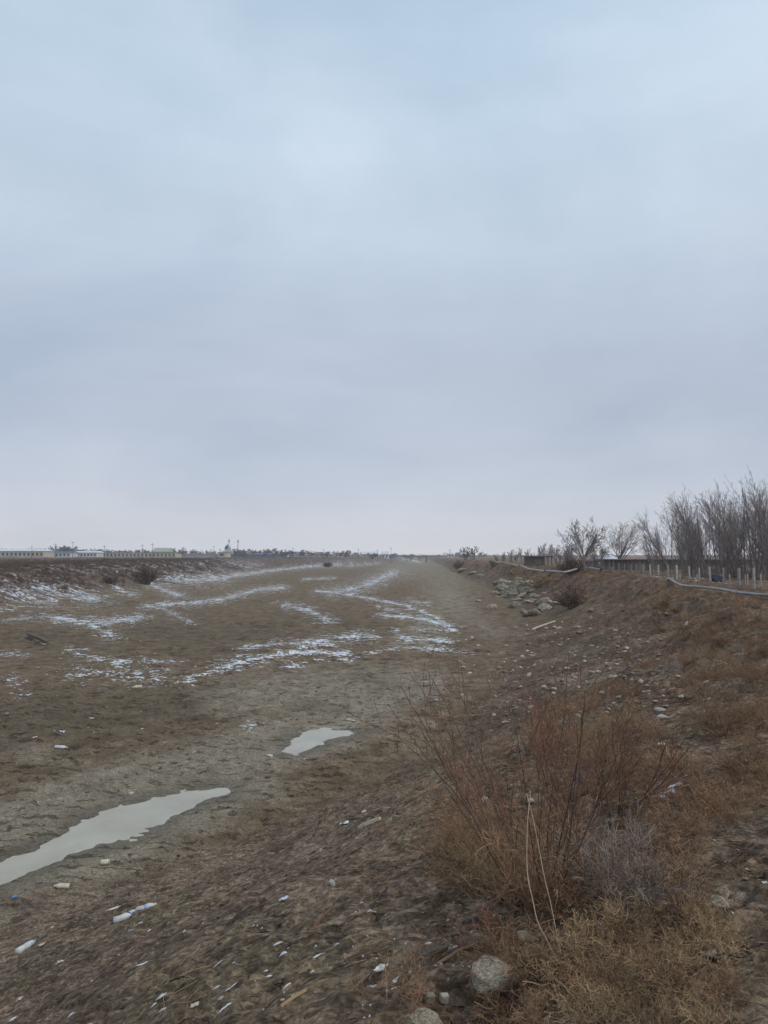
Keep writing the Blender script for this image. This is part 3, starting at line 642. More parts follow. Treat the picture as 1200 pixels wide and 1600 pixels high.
# mosque
def mosque():
    Y = 620; x0, _ = far(354, Y); zb = ground_z(x0, Y)-0.5
    s = Y/FPX
    r = empty('mosque', (x0, Y, zb)); tag(r, 'white mosque with teal dome and two slim minarets on the horizon', 'mosque')
    top = dz(Y, 860.5)-zb
    obj('wall', box_me('wall', -7*s, 9*s, 0, 12*s, 0, top), M_['plaster_white'], r)
    wm = box_me('window', -.5, .5, -.12, .1, top*.35, top*.7); wm.materials.append(M_['window'])
    for i in range(5): obj('window', wm, None, r, ((-5.2+i*3)*s, 0, 0))
    dr = obj('drum', lathe('drum', [(4.9*s, 0), (4.9*s, 2.2*s), (4.6*s, 2.5*s)], 20, False), M_['plaster_white'], r, (0, 6*s, top))
    obj('dome', lathe('dome', [(4.3*s, 0), (4.7*s, 1.2*s), (4.5*s, 3*s), (3.6*s, 4.8*s), (2.2*s, 6.1*s), (.8*s, 7*s), (.15*s, 7.6*s), (.1*s, 9*s)], 20), M_['teal'], r, (0, 6*s, top+2.5*s))
    for px in (343, 360, 365):
        t = obj('turret', lathe('turret', [(.9*s, 0), (.9*s, 1.6*s)], 10, False), M_['plaster_white'], r, ((px-354)*s, 1.5*s, top-.4))
        obj('small_dome', lathe('small_dome', [(1.0*s, 0), (1.1*s, .6*s), (.6*s, 1.5*s), (.05*s, 2.1*s)], 10), M_['teal'], t, (0, 0, 1.6*s))
    for px, pt in ((358, 841.5), (372.3, 842.5)):
        h = dz(Y, pt)-zb
        m = obj('minaret', lathe('minaret', [(1.15*s, 0), (1.0*s, h*.45), (.85*s, h*.82)], 10), M_['plaster_white'], r, ((px-354)*s, -1*s, 0))
        obj('balcony', lathe('balcony', [(.9*s, 0), (1.35*s, .5*s), (1.35*s, 1.2*s), (.8*s, 1.3*s)], 10, False), M_['plaster_grey'], m, (0, 0, h*.82+.003))
        obj('lantern', lathe('lantern', [(.8*s, 0), (.8*s, 1.2*s), (1.0*s, 1.4*s), (.6*s, 2.4*s), (.05*s, 3.6*s)], 10), M_['teal'], m, (0, 0, h*.82+1.31*s))
mosque()

def pole(px, top, Y, label):
    x, _ = far(px, Y); zb = ground_z(x, Y)-.3; h = dz(Y, top)-zb
    r = empty('utility_pole', (x, Y, zb)); tag(r, label, 'pole', 'utility poles on the horizon')
    obj('shaft', lathe('shaft', [(.16, 0), (.10, h)], 6), M_['pole'], r)
    obj('crossarm', box_me('crossarm', -.9, .9, -.06, .06, h-.9, h-.75), M_['pole'], r)
for px, top, lab in [(49.5, 852, 'utility pole behind the cream building, leftmost of all poles'), (86, 848, 'utility pole above the low bluish building'), (113.5, 845, 'tallest utility pole, between the low and the white building'), (163, 851, 'utility pole at the left end of the yellow building'),
                     (222, 850, 'short utility pole left of the green hall'), (238, 848, 'tall utility pole beside the green hall'), (334, 852, 'utility pole behind the compound wall, left of the mosque'), (430, 856, 'utility pole above the dark blue shed'), (458, 855, 'utility pole between the two blue roofs'),
                     (506, 857, 'utility pole above the grey houses in the middle'), (560, 857, 'utility pole left of the snowy roofs'), (590, 858, 'utility pole among the snowy roofs'), (611, 855, 'utility pole on the bank left of the bridge'), (703, 858, 'utility pole just right of the bridge')]:
    pole(px, top, 380 if px < 300 else 520, lab)

# bridge across the canal
def bridge():
    Y = 577; xa, _ = far(622, Y); xb, _ = far(695, Y); xm, _ = far(666, Y)
    r = empty('bridge', (xm, Y, 0)); tag(r, 'low flat road bridge over the far end of the canal', 'bridge')
    zt = dz(Y, 868.0)
    obj('deck', box_me('deck', xa-xm, xb-xm, -3, 3, zt-.8, zt), M_['steel'], r)
    obj('pier', box_me('pier', -.7, .7, -2.5, 2.5, -.5, zt-.803), M_['steel'], r)
    for s_ in (xa-xm+1.5, xb-xm-1.5): obj('abutment', box_me('abutment', -1.5, 1.5, -3.2, 3.2, -.5, zt-.803), M_['plaster_grey'], r, (s_, 0, 0))
    pm_ = box_me('railing_post', -.06, .06, -.06, .06, 0, 1.0); pm_.materials.append(M_['steel'])
    n = 14
    for i in range(n): obj('railing_post', pm_, None, r, (xa-xm+.5+(xb-xa-1)*i/(n-1), -2.8, zt))
    obj('handrail', box_me('handrail', xa-xm, xb-xm, -2.86, -2.74, zt+1.003, zt+1.1), M_['steel'], r)
bridge()

# ================================================================== trees
def tree_meshes(seed, n_stem, base_r, lean, up, lv, twigw, trunk_r, bias=(0, 0), jit=.08, K=8):
    """unit-height bare tree: (trunk mesh, crown mesh)"""
    rng = np.random.default_rng(seed)
    P, Rr = stems(rng, n_stem, base_r, 1.0, lean, up, jit*.7, K, trunk_r, bias)
    parts_t = [(P, Rr, 5)]; parts_c = []
    cur, cr = P, Rr
    for i, (n, t0, t1, L, sp, u, kk) in enumerate(lv):
        cur, cr = grow(rng, cur, cr, n, t0, t1, L, sp, u, jit, kk, rr=.55)
        cr = np.maximum(cr, twigw)
        (parts_t if i == 0 and len(cur) < 160 else parts_c).append((cur, cr, 3 if i == 0 else 2))
    return strand_mesh('trunk', parts_t, rng), strand_mesh('crown', parts_c, rng)
def place_tree(meshes, name, label, loc, h, rz, group, cat='tree', tm='tree', cm='treetwig', sx=1.0):
    t, c = meshes
    if not t.materials: t.materials.append(M_[tm])
    if not c.materials: c.materials.append(M_[cm])
    r = empty(name, loc, rz); r.scale = (h*sx, h*sx, h)
    tag(r, label, cat, group)
    obj('trunk', t, None, r); obj('crown', c, None, r)
    return r
rg = random.Random(4)
# far tree line, five shapes
FT = [tree_meshes(100+i, 3+i % 3, .06, .55, .05, [(7, .2, .95, .55, .7, .05, 4), (6, .2, 1, .5, .7, .03, 3), (4, .2, 1, .6, .7, 0, 3)], .011, .03) for i in range(5)]
for m_ in FT:
    m_[0].materials.append(M_['fartree']); m_[1].materials.append(M_['fartree'])
n_ft = 0
for px in np.concatenate([np.arange(-20, 275, 4.6), np.arange(280, 345, 6), np.arange(368, 470, 4.2), np.arange(472, 760, 6.5)]):
    px = px + rg.uniform(-2, 2)
    if 343 < px < 363: continue
    Y = rg.uniform(500, 700)
    if 596 < px < 708: Y = rg.uniform(700, 760)
    if 620 < px < 697 and rg.random() < .5: continue
    x, _ = far(px, Y); z = ground_z(x, Y)
    hp = rg.uniform(5, 8.5) - (2.5 if px > 560 else 0) + (4 if 85 < px < 112 else 0) + (2 if px < 180 else 0) + (1.5 if 370 < px < 440 else 0) - (1.5 if px > 480 else 0)
    hgt = hp*Y/FPX + max(0, (EYE-z))*0.9
    side = 'left of the mosque' if px < 350 else ('between the mosque and the bridge' if px < 625 else 'around and beyond the bridge')
    place_tree(FT[rg.randrange(5)], 'bare_tree', 'small hazy bare tree on the far horizon, ' + side, (x, Y, z), hgt, rg.uniform(0, 6.28), 'far horizon trees ' + side, sx=rg.uniform(1.1, 1.9), tm='fartree', cm='fartree')
for px, py, Y, wd, lab in [(546, 858.5, 560, 1.0, 'round bare tree standing alone left of the snowy roofs'), (727, 857, 330, 1.0, 'left of the two bare trees right of the bridge'), (740, 854.5, 330, 1.1, 'right and taller of the two bare trees right of the bridge'),
                           (282, 856, 470, 1.3, 'spreading bare tree right of the green hall'), (100, 852.5, 480, 1.5, 'broad bare tree above the low bluish building')]:
    x, _ = far(px, Y); z = ground_z(x, Y)
    place_tree(FT[int(px) % 5], 'bare_tree', lab, (x, Y, z), dz(Y, py)-z, px, None, tm='fartree', cm='fartree', sx=wd)

# middle distance on the right bank: thin trees behind the dark shed
MT = [tree_meshes(140+i, 4, .05, .35, .10, [(9, .2, .95, .5, .4, .10, 5), (6, .2, 1, .5, .4, .06, 3), (5, .2, 1, .5, .5, .05, 3)], .0035, .014, jit=.06, K=8) for i in range(3)]
for i, (px, py) in enumerate([(776, 861), (786, 863), (797, 860), (806, 858), (815, 856), (823, 859), (833, 860), (841, 853), (847, 851), (854, 854), (861, 852), (868, 853), (875, 856), (883, 858), (891, 852)]):
    Y = rg.uniform(180, 230); x, _ = far(px, Y); z = ground_z(x, Y)
    place_tree(MT[i % 3], 'thin_tree', 'thin bare tree in the row behind the dark shed on the right bank', (x, Y, z), dz(Y, py)-z, rg.uniform(0, 6), 'thin trees behind the dark shed', sx=rg.uniform(.8, 1.3))
def crown_tree(seed, trunk_h, limb, lean, jit, tw, rad):
    rng = np.random.default_rng(seed)
    P, q = stems(rng, 1, .001, trunk_h, lean, 0, .03, 6, rad, hv=0); q = rad*np.linspace(1, .8, 6)[None]
    a, ar = grow(rng, P, q, 11, .5, 1, limb/trunk_h, .70, .06, jit*.7, 8, rr=.55, tl=.05)
    b, br = grow(rng, a, ar, 8, .25, .98, .55, .75, .04, jit, 6, rr=.5, tl=.3)
    c_, cr2 = grow(rng, b, br, 7, .15, 1, .55, .70, .03, jit, 5, tl=.3); cr2 = np.maximum(cr2, tw*1.3)
    d, dr = grow(rng, c_, cr2, 4, .2, 1, .5, .55, .02, jit, 3); dr = np.maximum(dr, tw)
    return strand_mesh('trunk', [(P, q, 6), (a, ar, 4)], rng), strand_mesh('crown', [(b, br, 3), (c_, cr2, 2), (d, dr, 2)], rng)
# two spreading trees by the boards shed
SP = [crown_tree(161, .34, .62, .05, .07, .0019, .026), crown_tree(167, .30, .62, .30, .09, .0017, .022)]
for k, px, py, base, wd, lab in [(0, 912, 815, 893, 1.0, 'spreading bare tree left of the board shed, the taller of the two'), (1, 968, 820, 889, 1.0, 'crooked bare tree rising behind the board shed'),
                                 (0, 938, 848, 892, 1.1, 'low bare tree filling the gap between the two spreading trees'), (1, 885, 852, 890, 1.0, 'small bare tree left of the spreading tree, above the dark thicket')]:
    Y = 2.28*FPX/(base-867); x, _ = far(px, Y); z = ground_z(x, Y)
    place_tree(SP[k], 'bare_tree', lab, (x, Y, z-.1), dz(Y, py)-z, .4+px, None, sx=wd)
# fan of tall multi-stemmed trees
TT = [tree_meshes(180+i, 4, .03, .26, .03, [(13, .14, .92, .50, .46, .06, 7), (7, .12, 1, .50, .40, .05, 5), (5, .2, 1, .5, .40, .03, 3)], .00075, .0072, bias=(-.10, 0), jit=.045, K=10) for i in range(5)]
tl_ = [(1022, 818, 892, -.30), (1038, 806, 893, -.20), (1052, 798, 896, -.16), (1066, 790, 895, -.16), (1078, 776, 898, -.14), (1091, 785, 896, -.12), (1100, 770, 899, -.10), (1113, 762, 900, -.08), (1124, 768, 898, -.06),
       (1136, 757, 902, -.05), (1148, 772, 899, -.04), (1158, 760, 903, -.03), (1168, 768, 900, -.02), (1178, 752, 904, 0), (1189, 760, 901, 0), (1200, 750, 905, .02), (1214, 756, 903, .03), (1230, 748, 905, .05), (1248, 756, 902, .05), (1268, 752, 903, 0),
       (1105, 800, 893, -.1), (1145, 796, 894, 0), (1185, 792, 894, 0), (1065, 812, 893, -.1)]
for i, (px, py, base, ln) in enumerate(tl_):
    Y = 2.28*FPX/(base-867); x, _ = far(px, Y); z = ground_z(x, Y)
    ordn = ['leftmost leaning', 'second', 'third', 'fourth', 'fifth', 'sixth', 'seventh', 'eighth', 'ninth', 'tenth', 'eleventh', 'twelfth', 'thirteenth', 'fourteenth', 'fifteenth']
    where = (ordn[i] + ' tall bare tree from the left in the clump behind the fence') if i < 15 else ('tall bare tree at the right edge of the clump behind the fence' if i < 20 else 'lower tree standing back among the tall bare clump')
    h = (dz(Y, py)-z)*.90*rg.uniform(.9, 1.06)
    r = place_tree(TT[i % 5], 'tall_bare_tree', where, (x, Y, z-.05), h, rg.uniform(-.6, .6), 'clump of tall bare trees behind the fence', sx=rg.uniform(1.0, 1.4))
    r.rotation_euler[1] = ln*.45

# ================================================================== sheds, fence, pipe on the right bank
def shed():
    Y = 112; x0, _ = far(938, Y); x1, _ = far(1225, Y); zb = ground_z((x0+x1)/2, Y)-.3; zt = dz(Y, 873.2)
    r = empty('board_shed', (x0, Y, zb)); tag(r, 'long low weathered board shed with a dark roof edge behind the fence', 'shed')
    W = x1-x0; hh = zt-zb-.14
    tones = ['wood', 'wood', 'darkwood', 'wood', 'darkwood', 'wood', 'wood', 'darkwood']
    n = int(W/.30); ms = {}
    for k in ('wood', 'darkwood'):
        ms[k] = box_me('board', 0, .28, -.02, .02, 0, hh); ms[k].materials.append(M_[k])
    rr = random.Random(3)
    for i in range(n):
        k = 'darkwood' if 7 < i < 13 or rr.random() < .3 else 'wood'
        obj('board', ms[k], None, r, (i*.30, rr.uniform(-.02, .02), rr.uniform(-.03, .0)))
    obj('back_wall', box_me('back_wall', 0, W, .08, 4.5, 0, hh-.05), M_['darkwood'], r)
    vv, ff = box_vf(-.4, W+.3, -.35, 5, hh+.0, hh+.13); obj('roof', mesh_poly('roof', vv, ff), M_['roof_grey'], r)
    Y2 = 122; xa, _ = far(912, Y2); xb, _ = far(958, Y2); zb2 = ground_z(xa, Y2)-.2
    q = empty('small_shed', (xa, Y2, zb2)); tag(q, 'small tan shed with a pale panel left of the long board shed', 'shed')
    W2 = xb-xa; h2 = dz(Y2, 876.5)-zb2
    pn = box_me('board', 0, .38, -.02, .02, 0, h2); pn.materials.append(simple('tan_boards', (0.24, 0.20, 0.155), c2=(.16, .13, .10), scale=1, rnd=.25))
    for i in range(int(W2/.42)): obj('board', pn, None, q, (i*.42, rr.uniform(-.02, .02), 0))
    obj('back_wall', box_me('back_wall', 0, W2, .06, 3, 0, h2-.1), M_['darkwood'], q)
    obj('roof', box_me('roof', -.2, W2+.2, -.25, 3.3, h2+.003, h2+.1), M_['roof_grey'], q)
    Y3 = 150; xc, _ = far(823, Y3); xd, _ = far(862, Y3); zb3 = ground_z(xc, Y3)-.2; h3 = dz(Y3, 870.2)-zb3
    s = empty('dark_shed', (xc, Y3, zb3)); tag(s, 'dark open-sided shed among thin trees, left of the spreading trees', 'shed')
    obj('wall', box_me('wall', 0, (xd-xc)*.72, 0, 4, 0, h3), M_['darkwood'], s); obj('roof', box_me('roof', -.3, xd-xc+.3, -.4, 4.4, h3+.003, h3+.16), M_['darkwood'], s)
    for fx in (.86, 1.0): obj('post', box_me('post', -.1, .1, 0, .2, 0, h3), M_['wood'], s, ((xd-xc)*fx, 0, 0))
    # pale gable roofs seen over the sheds
    Y4 = 170; xe, _ = far(944, Y4); zb4 = ground_z(xe, Y4)
    long_building('gable_house', 'pale gable roof peeping over the small tan shed', 944, 965, Y4, 873.5, M_['plaster_grey'], M_['roof_snow'], .9, 2, depth=8, cat='house')
shed()

def tube_me(name, pts, rad, sides=12, sub=6):
    P = [Vector(p) for p in pts]; Q = []
    for i in range(len(P)-1):
        p0 = P[max(i-1, 0)]; p1 = P[i]; p2 = P[i+1]; p3 = P[min(i+2, len(P)-1)]
        for k in range(sub):
            t = k/sub
            Q.append(0.5*((2*p1)+(p2-p0)*t+(2*p0-5*p1+4*p2-p3)*t*t+(3*p1-p0-3*p2+p3)*t**3))
    Q.append(P[-1]); A_ = np.array([tuple(q) for q in Q])[None]
    rr = np.full((1, len(Q)), rad) if np.isscalar(rad) else np.interp(np.linspace(0, 1, len(Q)), np.linspace(0, 1, len(rad)), rad)[None]
    v, f = tubes(A_, rr, sides, np.random.default_rng(1))
    return mesh_np(name, v, f)
def pipe(pix, H_eye, rad, label):
    pts = []
    for px, py in pix:
        Y = H_eye*FPX/(py-867); x, _ = far(px, Y); pts.append(Vector((x, Y, EYE-H_eye)))
    for p in pts: p.z = max(p.z, ground_z(p.x, p.y)+rad*.7)
    o = pts[0].copy(); r = empty('water_pipe', o); tag(r, label, 'pipe')
    obj('tube', tube_me('tube', [p-o for p in pts], rad, 12, 5), M_['pipe'], r)
    for i in range(1, len(pts)-1, 2):
        d = (pts[i+1]-pts[i-1]).normalized()
        obj('coupling', tube_me('coupling', [pts[i]-o-d*.18, pts[i]-o, pts[i]-o+d*.18], rad*1.14, 12, 1), M_['pipe'], r)
pipe([(1044, 907.5), (1060, 912), (1078, 915), (1110, 917.5), (1132, 920.5), (1150, 924), (1175, 926.5), (1200, 928.5), (1240, 931), (1300, 936)], 1.98, .08, 'grey plastic pipe lying along the right bank top in front of the fence')
pipe([(766, 875.5), (785, 879), (800, 881.5), (811, 884.3)], 1.85, .12, 'farthest length of pale pipe on the right bank, up to the first joint')
pipe([(813, 882.8), (824, 888), (838, 890.5), (851, 892.6)], 1.85, .12, 'middle length of pale pipe on the right bank between two joints')
pipe([(853, 891.8), (868, 892.8), (881, 893.6), (893, 891.0), (905, 887.6), (918, 886.6), (930, 888.2), (938, 890)], 1.75, .115, 'nearest far length of pipe humping over a mound before the small tan shed')

def fence(name, label, posts, ztop_ref, wires=3):
    pts = []
    for px, t, b, wd in posts:
        Y = 2.28*FPX/(b-867); x, _ = far(px, Y); z = ground_z(x, Y); h = dz(Y, t)-z
        pts.append((x, Y, z, max(h, .3), wd))
    pts.sort(key=lambda p: p[0]/p[1]); o = Vector(pts[0][:3])
    r = empty(name, o); tag(r, label, 'fence')
    rr = random.Random(8)
    for x, Y, z, h, wd in pts:
        w2 = wd*.40
        v = [(-w2,-w2,-.25),(w2,-w2,-.25),(w2,w2,-.25),(-w2,w2,-.25),(-w2*.85,-w2*.85,h),(w2*.85,-w2*.85,h),(w2*.85,w2*.85,h+.02),(-w2*.85,w2*.85,h+.02)]
        p = obj('post', mesh_poly('post', v, [(0,3,2,1),(4,5,6,7),(0,1,5,4),(1,2,6,5),(2,3,7,6),(3,0,4,7)]), M_['conc'], r, Vector((x, Y, z))-o)
        p.rotation_euler = (rr.uniform(-.04, .04), rr.uniform(-.05, .05), rr.uniform(0, 1))
    for k in range(wires):
        fr = .35+.27*k
        P = np.array([[(a[0]-o.x, a[1]-o.y-.05, a[2]-o.z+a[3]*fr), ((a[0]+b[0])/2-o.x, (a[1]+b[1])/2-o.y-.05, (a[2]+b[2])/2-o.z+(a[3]+b[3])/2*fr-.05), (b[0]-o.x, b[1]-o.y-.05, b[2]-o.z+b[3]*fr)] for a, b in zip(pts[:-1], pts[1:])])
        obj('wire', strand_mesh('wire', [(P, np.full(P.shape[:2], .006), 3)]), M_['wire'], r)
fence('wire_fence', 'front wire fence of uneven pale concrete posts along the right bank', [(936,878,892.5,.16),(967,880,896.3,.15),(985,882,899,.14),(994,882,899,.16),(1005,882,898.5,.13),(1016,882,900.5,.15),(1028,882.5,902,.14),(1043.6,882.5,903,.17),(1057,883,905,.16),(1076,885,907.5,.17),(1091.6,887,908.5,.13),(1108.7,886,911,.19),(1129,887.5,912.5,.14),(1152.7,888,916.7,.22),(1176.7,888,919,.18),(1204,888,920,.18),(1240,889,923,.18)], 0)
fence('inner_fence', 'second fence of short thin posts behind and between the front posts', [(956,886,896,.12),(976,881,893,.12),(1002.5,881,897,.10),(1021,890,900,.10),(1051,897.5,906,.11),(1062,897,907.5,.12),(1088,897,909.5,.12),(1114,897.5,910,.12),(1139,897,912.5,.12),(1163,897.5,916,.12),(1167,896,913,.10),(1188,897,913,.12),(1215,897,914,.12)], 0, 2)
fence('back_fence', 'back fence of pale posts in front of the tall trees', [(1120,888,896,.12),(1146,887,898,.12),(1169,888,898,.14),(1190,888,898,.12),(1212,888,898,.12)], 0, 1)

def on_plain(px, py):
    Y = 2.28*FPX/(py-867); x, _ = far(px, Y); return Vector((x, Y, ground_z(x, Y)))
p = on_plain(1117, 910)
tm_ = rock_me('covered_heap', 77, 3, .9, .25, 5); o = obj('covered_heap', tm_, M_['tarp'], loc=p+Vector((0, 0, .25))); o.scale = (.72, .7, .42); tag(o, 'dark navy tarpaulin-covered heap between two fence posts', 'heap')
o = obj('white_trough', box_me('white_trough', -.5, .5, -.25, .25, 0, .18), M_['plaster_white'], loc=on_plain(1129, 899)); tag(o, 'small white trough behind the fence, right of the navy heap', 'trough')
# snow strips and crumbs along the fence foot
def snow_flat(px, py, wpx, hpx, seed, on=None):
    c = (on or hit)(px, py); e = (on or hit)(px+wpx/2, py); k = abs(e.x-c.x)
    dd = min(max(abs(((on or hit)(px, py+hpx/2)).y-c.y)*.6, k*.10), k*.38)
    n = 14; rr = random.Random(seed); V = [(0, 0, (ground_f(c.x, c.y)-c.z if on is None else 0)+.012)]
    for i in range(n):
        a = 2*math.pi*i/n; q = rr.uniform(.35, 1.25); X = c.x+math.cos(a)*k*q; Y = c.y+math.sin(a)*dd*q+math.cos(a)*k*q*.45
        V.append((X-c.x, Y-c.y, (ground_f(X, Y) if on is None else ground_z(X, Y))-c.z-.004))
    V2 = [(x*.75, y*.75, (z-V[0][2])*.75+V[0][2]+.004) for x, y, z in V[1:]]
    F = [(1+i, 1+(i+1) % n, 1+n+(i+1) % n, 1+n+i) for i in range(n)] + [(1+n+i, 1+n+(i+1) % n, 0) for i in range(n)]
    return c, V+V2, F
SV, SF = [], []
def add_snow(*a, **k):
    c, V, F = snow_flat(*a, **k); o_ = len(SV)
    SV.extend([(x+c.x, y+c.y, z+c.z) for x, y, z in V]); SF.extend([tuple(i+o_ for i in f) for f in F])
for i, (px, py, wx) in enumerate([(1031,901,5),(1037,903,7),(1043,902.5,8),(1054,902,6),(1066,902.5,16),(1074,903,10),(1083,903,4),(1094,903.5,5),(1092,910.5,9),(1098,911,6),(1116,912,7),(1121,913.5,8),(1169,918.5,5),(1047,904,4),(1128,894.5,8)]):
    add_snow(px, py, wx*1.3, 1.2, 200+i, on=on_plain)
rs = random.Random(17)
near_snow = [(365,1540,22,9),(357,1543,10,5),(347,1577,16,7),(355,1573,12,5),(340,1503,20,3.5),(362,1508.5,11,3),(443,1491,13,3.5),(450,1474,4,2),(435,1472,13,3),(416,1507.5,12,4),(421,1524,11,3),(338,1541,11,3),(448,1539,14,3.5),(495,1491,21,5),(489,1520,11,6),
             (526,1474,11,3.5),(617,1529,15,5),(614,1538,13,5),(592,1521,12,6),(250,1562,15,4),(240,1570,8,3),(290,1570,12,4),(253,1575,10,5),(222,1506,10,3),(137,1594,10,5),(20,1593,6,3),(110,1588,8,2),(578,1430,9,3),(590,1410,4,2.5),(565,1412,6,2.5),(655,1337,5,2.5),
             (697,1468,16,5),(712,1464,16,6),(735,1459,16,5),(768,1440,10,4),(780,1445,9,3),(700,1435,5,4),(670,1475,14,3),(1050,1232,18,8),(1062,1222,14,8),(1072,1211,9,5),(1040,1240,9,4),(1115,1193,5,3),(60,998,14,4),(52,1002,10,3),(66,1006,12,3)]
for i, (px, py, wx, hy) in enumerate(near_snow): add_snow(px, py, wx*1.0, hy*.75, 300+i)
for i in range(50):
    px, py = rs.gauss(400, 230), rs.gauss(1500, 70)
    if i % 3 == 0: px, py = rs.gauss(640, 60), rs.gauss(1430, 60)
    if 0 < px < 900 and py < 1600: add_snow(px, py, rs.uniform(1.2, 4.0), rs.uniform(.4, 1.2), 700+i)
for i in range(70):      # crumbs in the lee of clods, mid-field
    if i < 38: px, py = rs.gauss(190, 60), rs.gauss(1052, 16)
    else: px, py = rs.uniform(20, 640), rs.uniform(1085, 1200) if i % 2 else rs.uniform(1000, 1045)
    add_snow(px, py, rs.uniform(2.5, 6), rs.uniform(1.2, 2.2), 500+i)
so_ = obj('snow_scraps', mesh_poly('snow_scraps', SV, SF, True), M_['snow']); tag(so_, 'thin scraps of snow scattered over the mud', kind='stuff')

# ================================================================== weeds and brush (uncountable): instanced stuff
src = {}
def source_coll(name, meshes, mat):
    c = bpy.data.collections.new(name)
    for i, me in enumerate(meshes):
        if not me.materials: me.materials.append(mat)
        o = bpy.data.objects.new(name + '_piece', me); c.objects.link(o)
    return c
def weed(seed, n0=14, r=.30, w=.0016, jit=.30, lean=1.25, up=0.0, n1=8, n2=6):
    rng = np.random.default_rng(seed)
    P, q = stems(rng, n0, r*.15, r*1.25, lean, up, jit*.6, 6, w*1.8)
    a, ar = grow(rng, P, q, n1, .15, .95, .6, .8, .0, jit, 5); ar = np.maximum(ar, w)
    b, br = grow(rng, a, ar, n2, .1, 1, .6, .9, .0, jit, 4); br = np.maximum(br, w*.75)
    return strand_mesh('weed', [(P, q, 3), (a, ar, 2), (b, br, 2)], rng)
def grass(seed, n=70, h=.22, w=.0018, lean=.8):
    rng = np.random.default_rng(seed)
    P, q = stems(rng, n, .07, h, lean, -.04, .12, 5, w, hv=.6)
    return strand_mesh('grass', [(P, q, 2)], rng)
def litter(seed, n=30, w=.0016):
    rng = np.random.default_rng(seed)
    a = rng.uniform(0, 2*math.pi, n); c = rng.normal(size=(n, 2))*.16; L = rng.uniform(.015, .09, n)
    t = np.linspace(-1, 1, 4)
    P = np.empty((n, 4, 3))
    bend = rng.normal(size=n)*.02
    for k in range(4):
        P[:, k, 0] = c[:, 0]+np.cos(a)*L*t[k]-np.sin(a)*bend*(1-t[k]**2); P[:, k, 1] = c[:, 1]+np.sin(a)*L*t[k]+np.cos(a)*bend*(1-t[k]**2); P[:, k, 2] = rng.uniform(.002, .03, n)
    return strand_mesh('litter', [(P, np.full((n, 4), w)*rng.uniform(.6, 1.5, (n, 1)), 3)], rng)
def scatter(name, label, coll, nvar, pts, scl, seed, tilt=.25):
    rr = np.random.default_rng(seed); n = len(pts)
    me = bpy.data.meshes.new(name); me.vertices.add(n); me.vertices.foreach_set('co', np.asarray(pts, np.float32).ravel())
    a = me.attributes.new('rot', 'FLOAT_VECTOR', 'POINT'); a.data.foreach_set('vector', np.stack([rr.normal(size=n)*tilt, rr.normal(size=n)*tilt, rr.uniform(0, 6.28, n)], -1).astype(np.float32).ravel())
    a = me.attributes.new('scl', 'FLOAT_VECTOR', 'POINT'); s = np.asarray(scl, float); a.data.foreach_set('vector', np.stack([s, s, s*rr.uniform(.7, 1.05, n)], -1).astype(np.float32).ravel())
    a = me.attributes.new('idx', 'INT', 'POINT'); a.data.foreach_set('value', rr.integers(0, nvar, n).astype(np.int32))
    o = obj(name, me); tag(o, label, kind='stuff')
    g = bpy.data.node_groups.new(name, 'GeometryNodeTree')
    g.interface.new_socket('Geometry', in_out='INPUT', socket_type='NodeSocketGeometry'); g.interface.new_socket('Geometry', in_out='OUTPUT', socket_type='NodeSocketGeometry')
    N = g.nodes; gi = N.new('NodeGroupInput'); go = N.new('NodeGroupOutput')
    ci = N.new('GeometryNodeCollectionInfo'); ci.inputs['Collection'].default_value = coll; ci.inputs['Separate Children'].default_value = True; ci.inputs['Reset Children'].default_value = True
    ip = N.new('GeometryNodeInstanceOnPoints'); ip.inputs['Pick Instance'].default_value = True
    def na(nm, t):
        q = N.new('GeometryNodeInputNamedAttribute'); q.data_type = t; q.inputs['Name'].default_value = nm; return [s_ for s_ in q.outputs if s_.enabled and s_.name == 'Attribute'][0]
    er = N.new('FunctionNodeEulerToRotation'); g.links.new(na('rot', 'FLOAT_VECTOR'), er.inputs[0])
    g.links.new(gi.outputs[0], ip.inputs['Points']); g.links.new(ci.outputs[0], ip.inputs['Instance']); g.links.new(na('idx', 'INT'), ip.inputs['Instance Index'])
    g.links.new(er.outputs[0], ip.inputs['Rotation']); g.links.new(na('scl', 'FLOAT_VECTOR'), ip.inputs['Scale']); g.links.new(ip.outputs[0], go.inputs[0])
    md = o.modifiers.new('scatter', 'NODES'); md.node_group = g
    return o
def sample(n, xr, yr, dens, seed, ylog=False):
    """random ground points kept with probability dens(x, y)"""
    rr = np.random.default_rng(seed)
    y = np.exp(rr.uniform(math.log(yr[0]), math.log(yr[1]), n)) if ylog else rr.uniform(*yr, n)
    x = rr.uniform(0, 1, n)*(xr[1]-xr[0])+xr[0] if not callable(xr) else None
    if callable(xr):
        a, b = xr(y); x = a+(b-a)*rr.uniform(0, 1, n)
    k = rr.uniform(0, 1, n) < dens(x, y); x, y = x[k], y[k]
    return np.stack([x, y, H(x, y)], -1)
cr_ = lambda y: np.interp(y, *CRE_R)
C_rus = source_coll('russet_weed', [weed(i) for i in range(5)], M_['weed_russet'])
C_gold = source_coll('tan_weed', [weed(20+i, n0=12, jit=.34) for i in range(4)] + [grass(30)], M_['weed_gold'])
C_grey = source_coll('grey_weed', [weed(40+i, n0=20, jit=.2, up=.05, lean=.9) for i in range(3)], M_['weed_grey'])
C_vio = source_coll('faded_weed', [weed(50+i, n0=9, r=.4, w=.009, n1=5, n2=4) for i in range(3)], M_['weed_violet'])
C_rusf = source_coll('russet_weed_far', [weed(60+i, n0=10, r=.34, w=.0045, n1=6, n2=5) for i in range(4)], M_['weed_russet'])
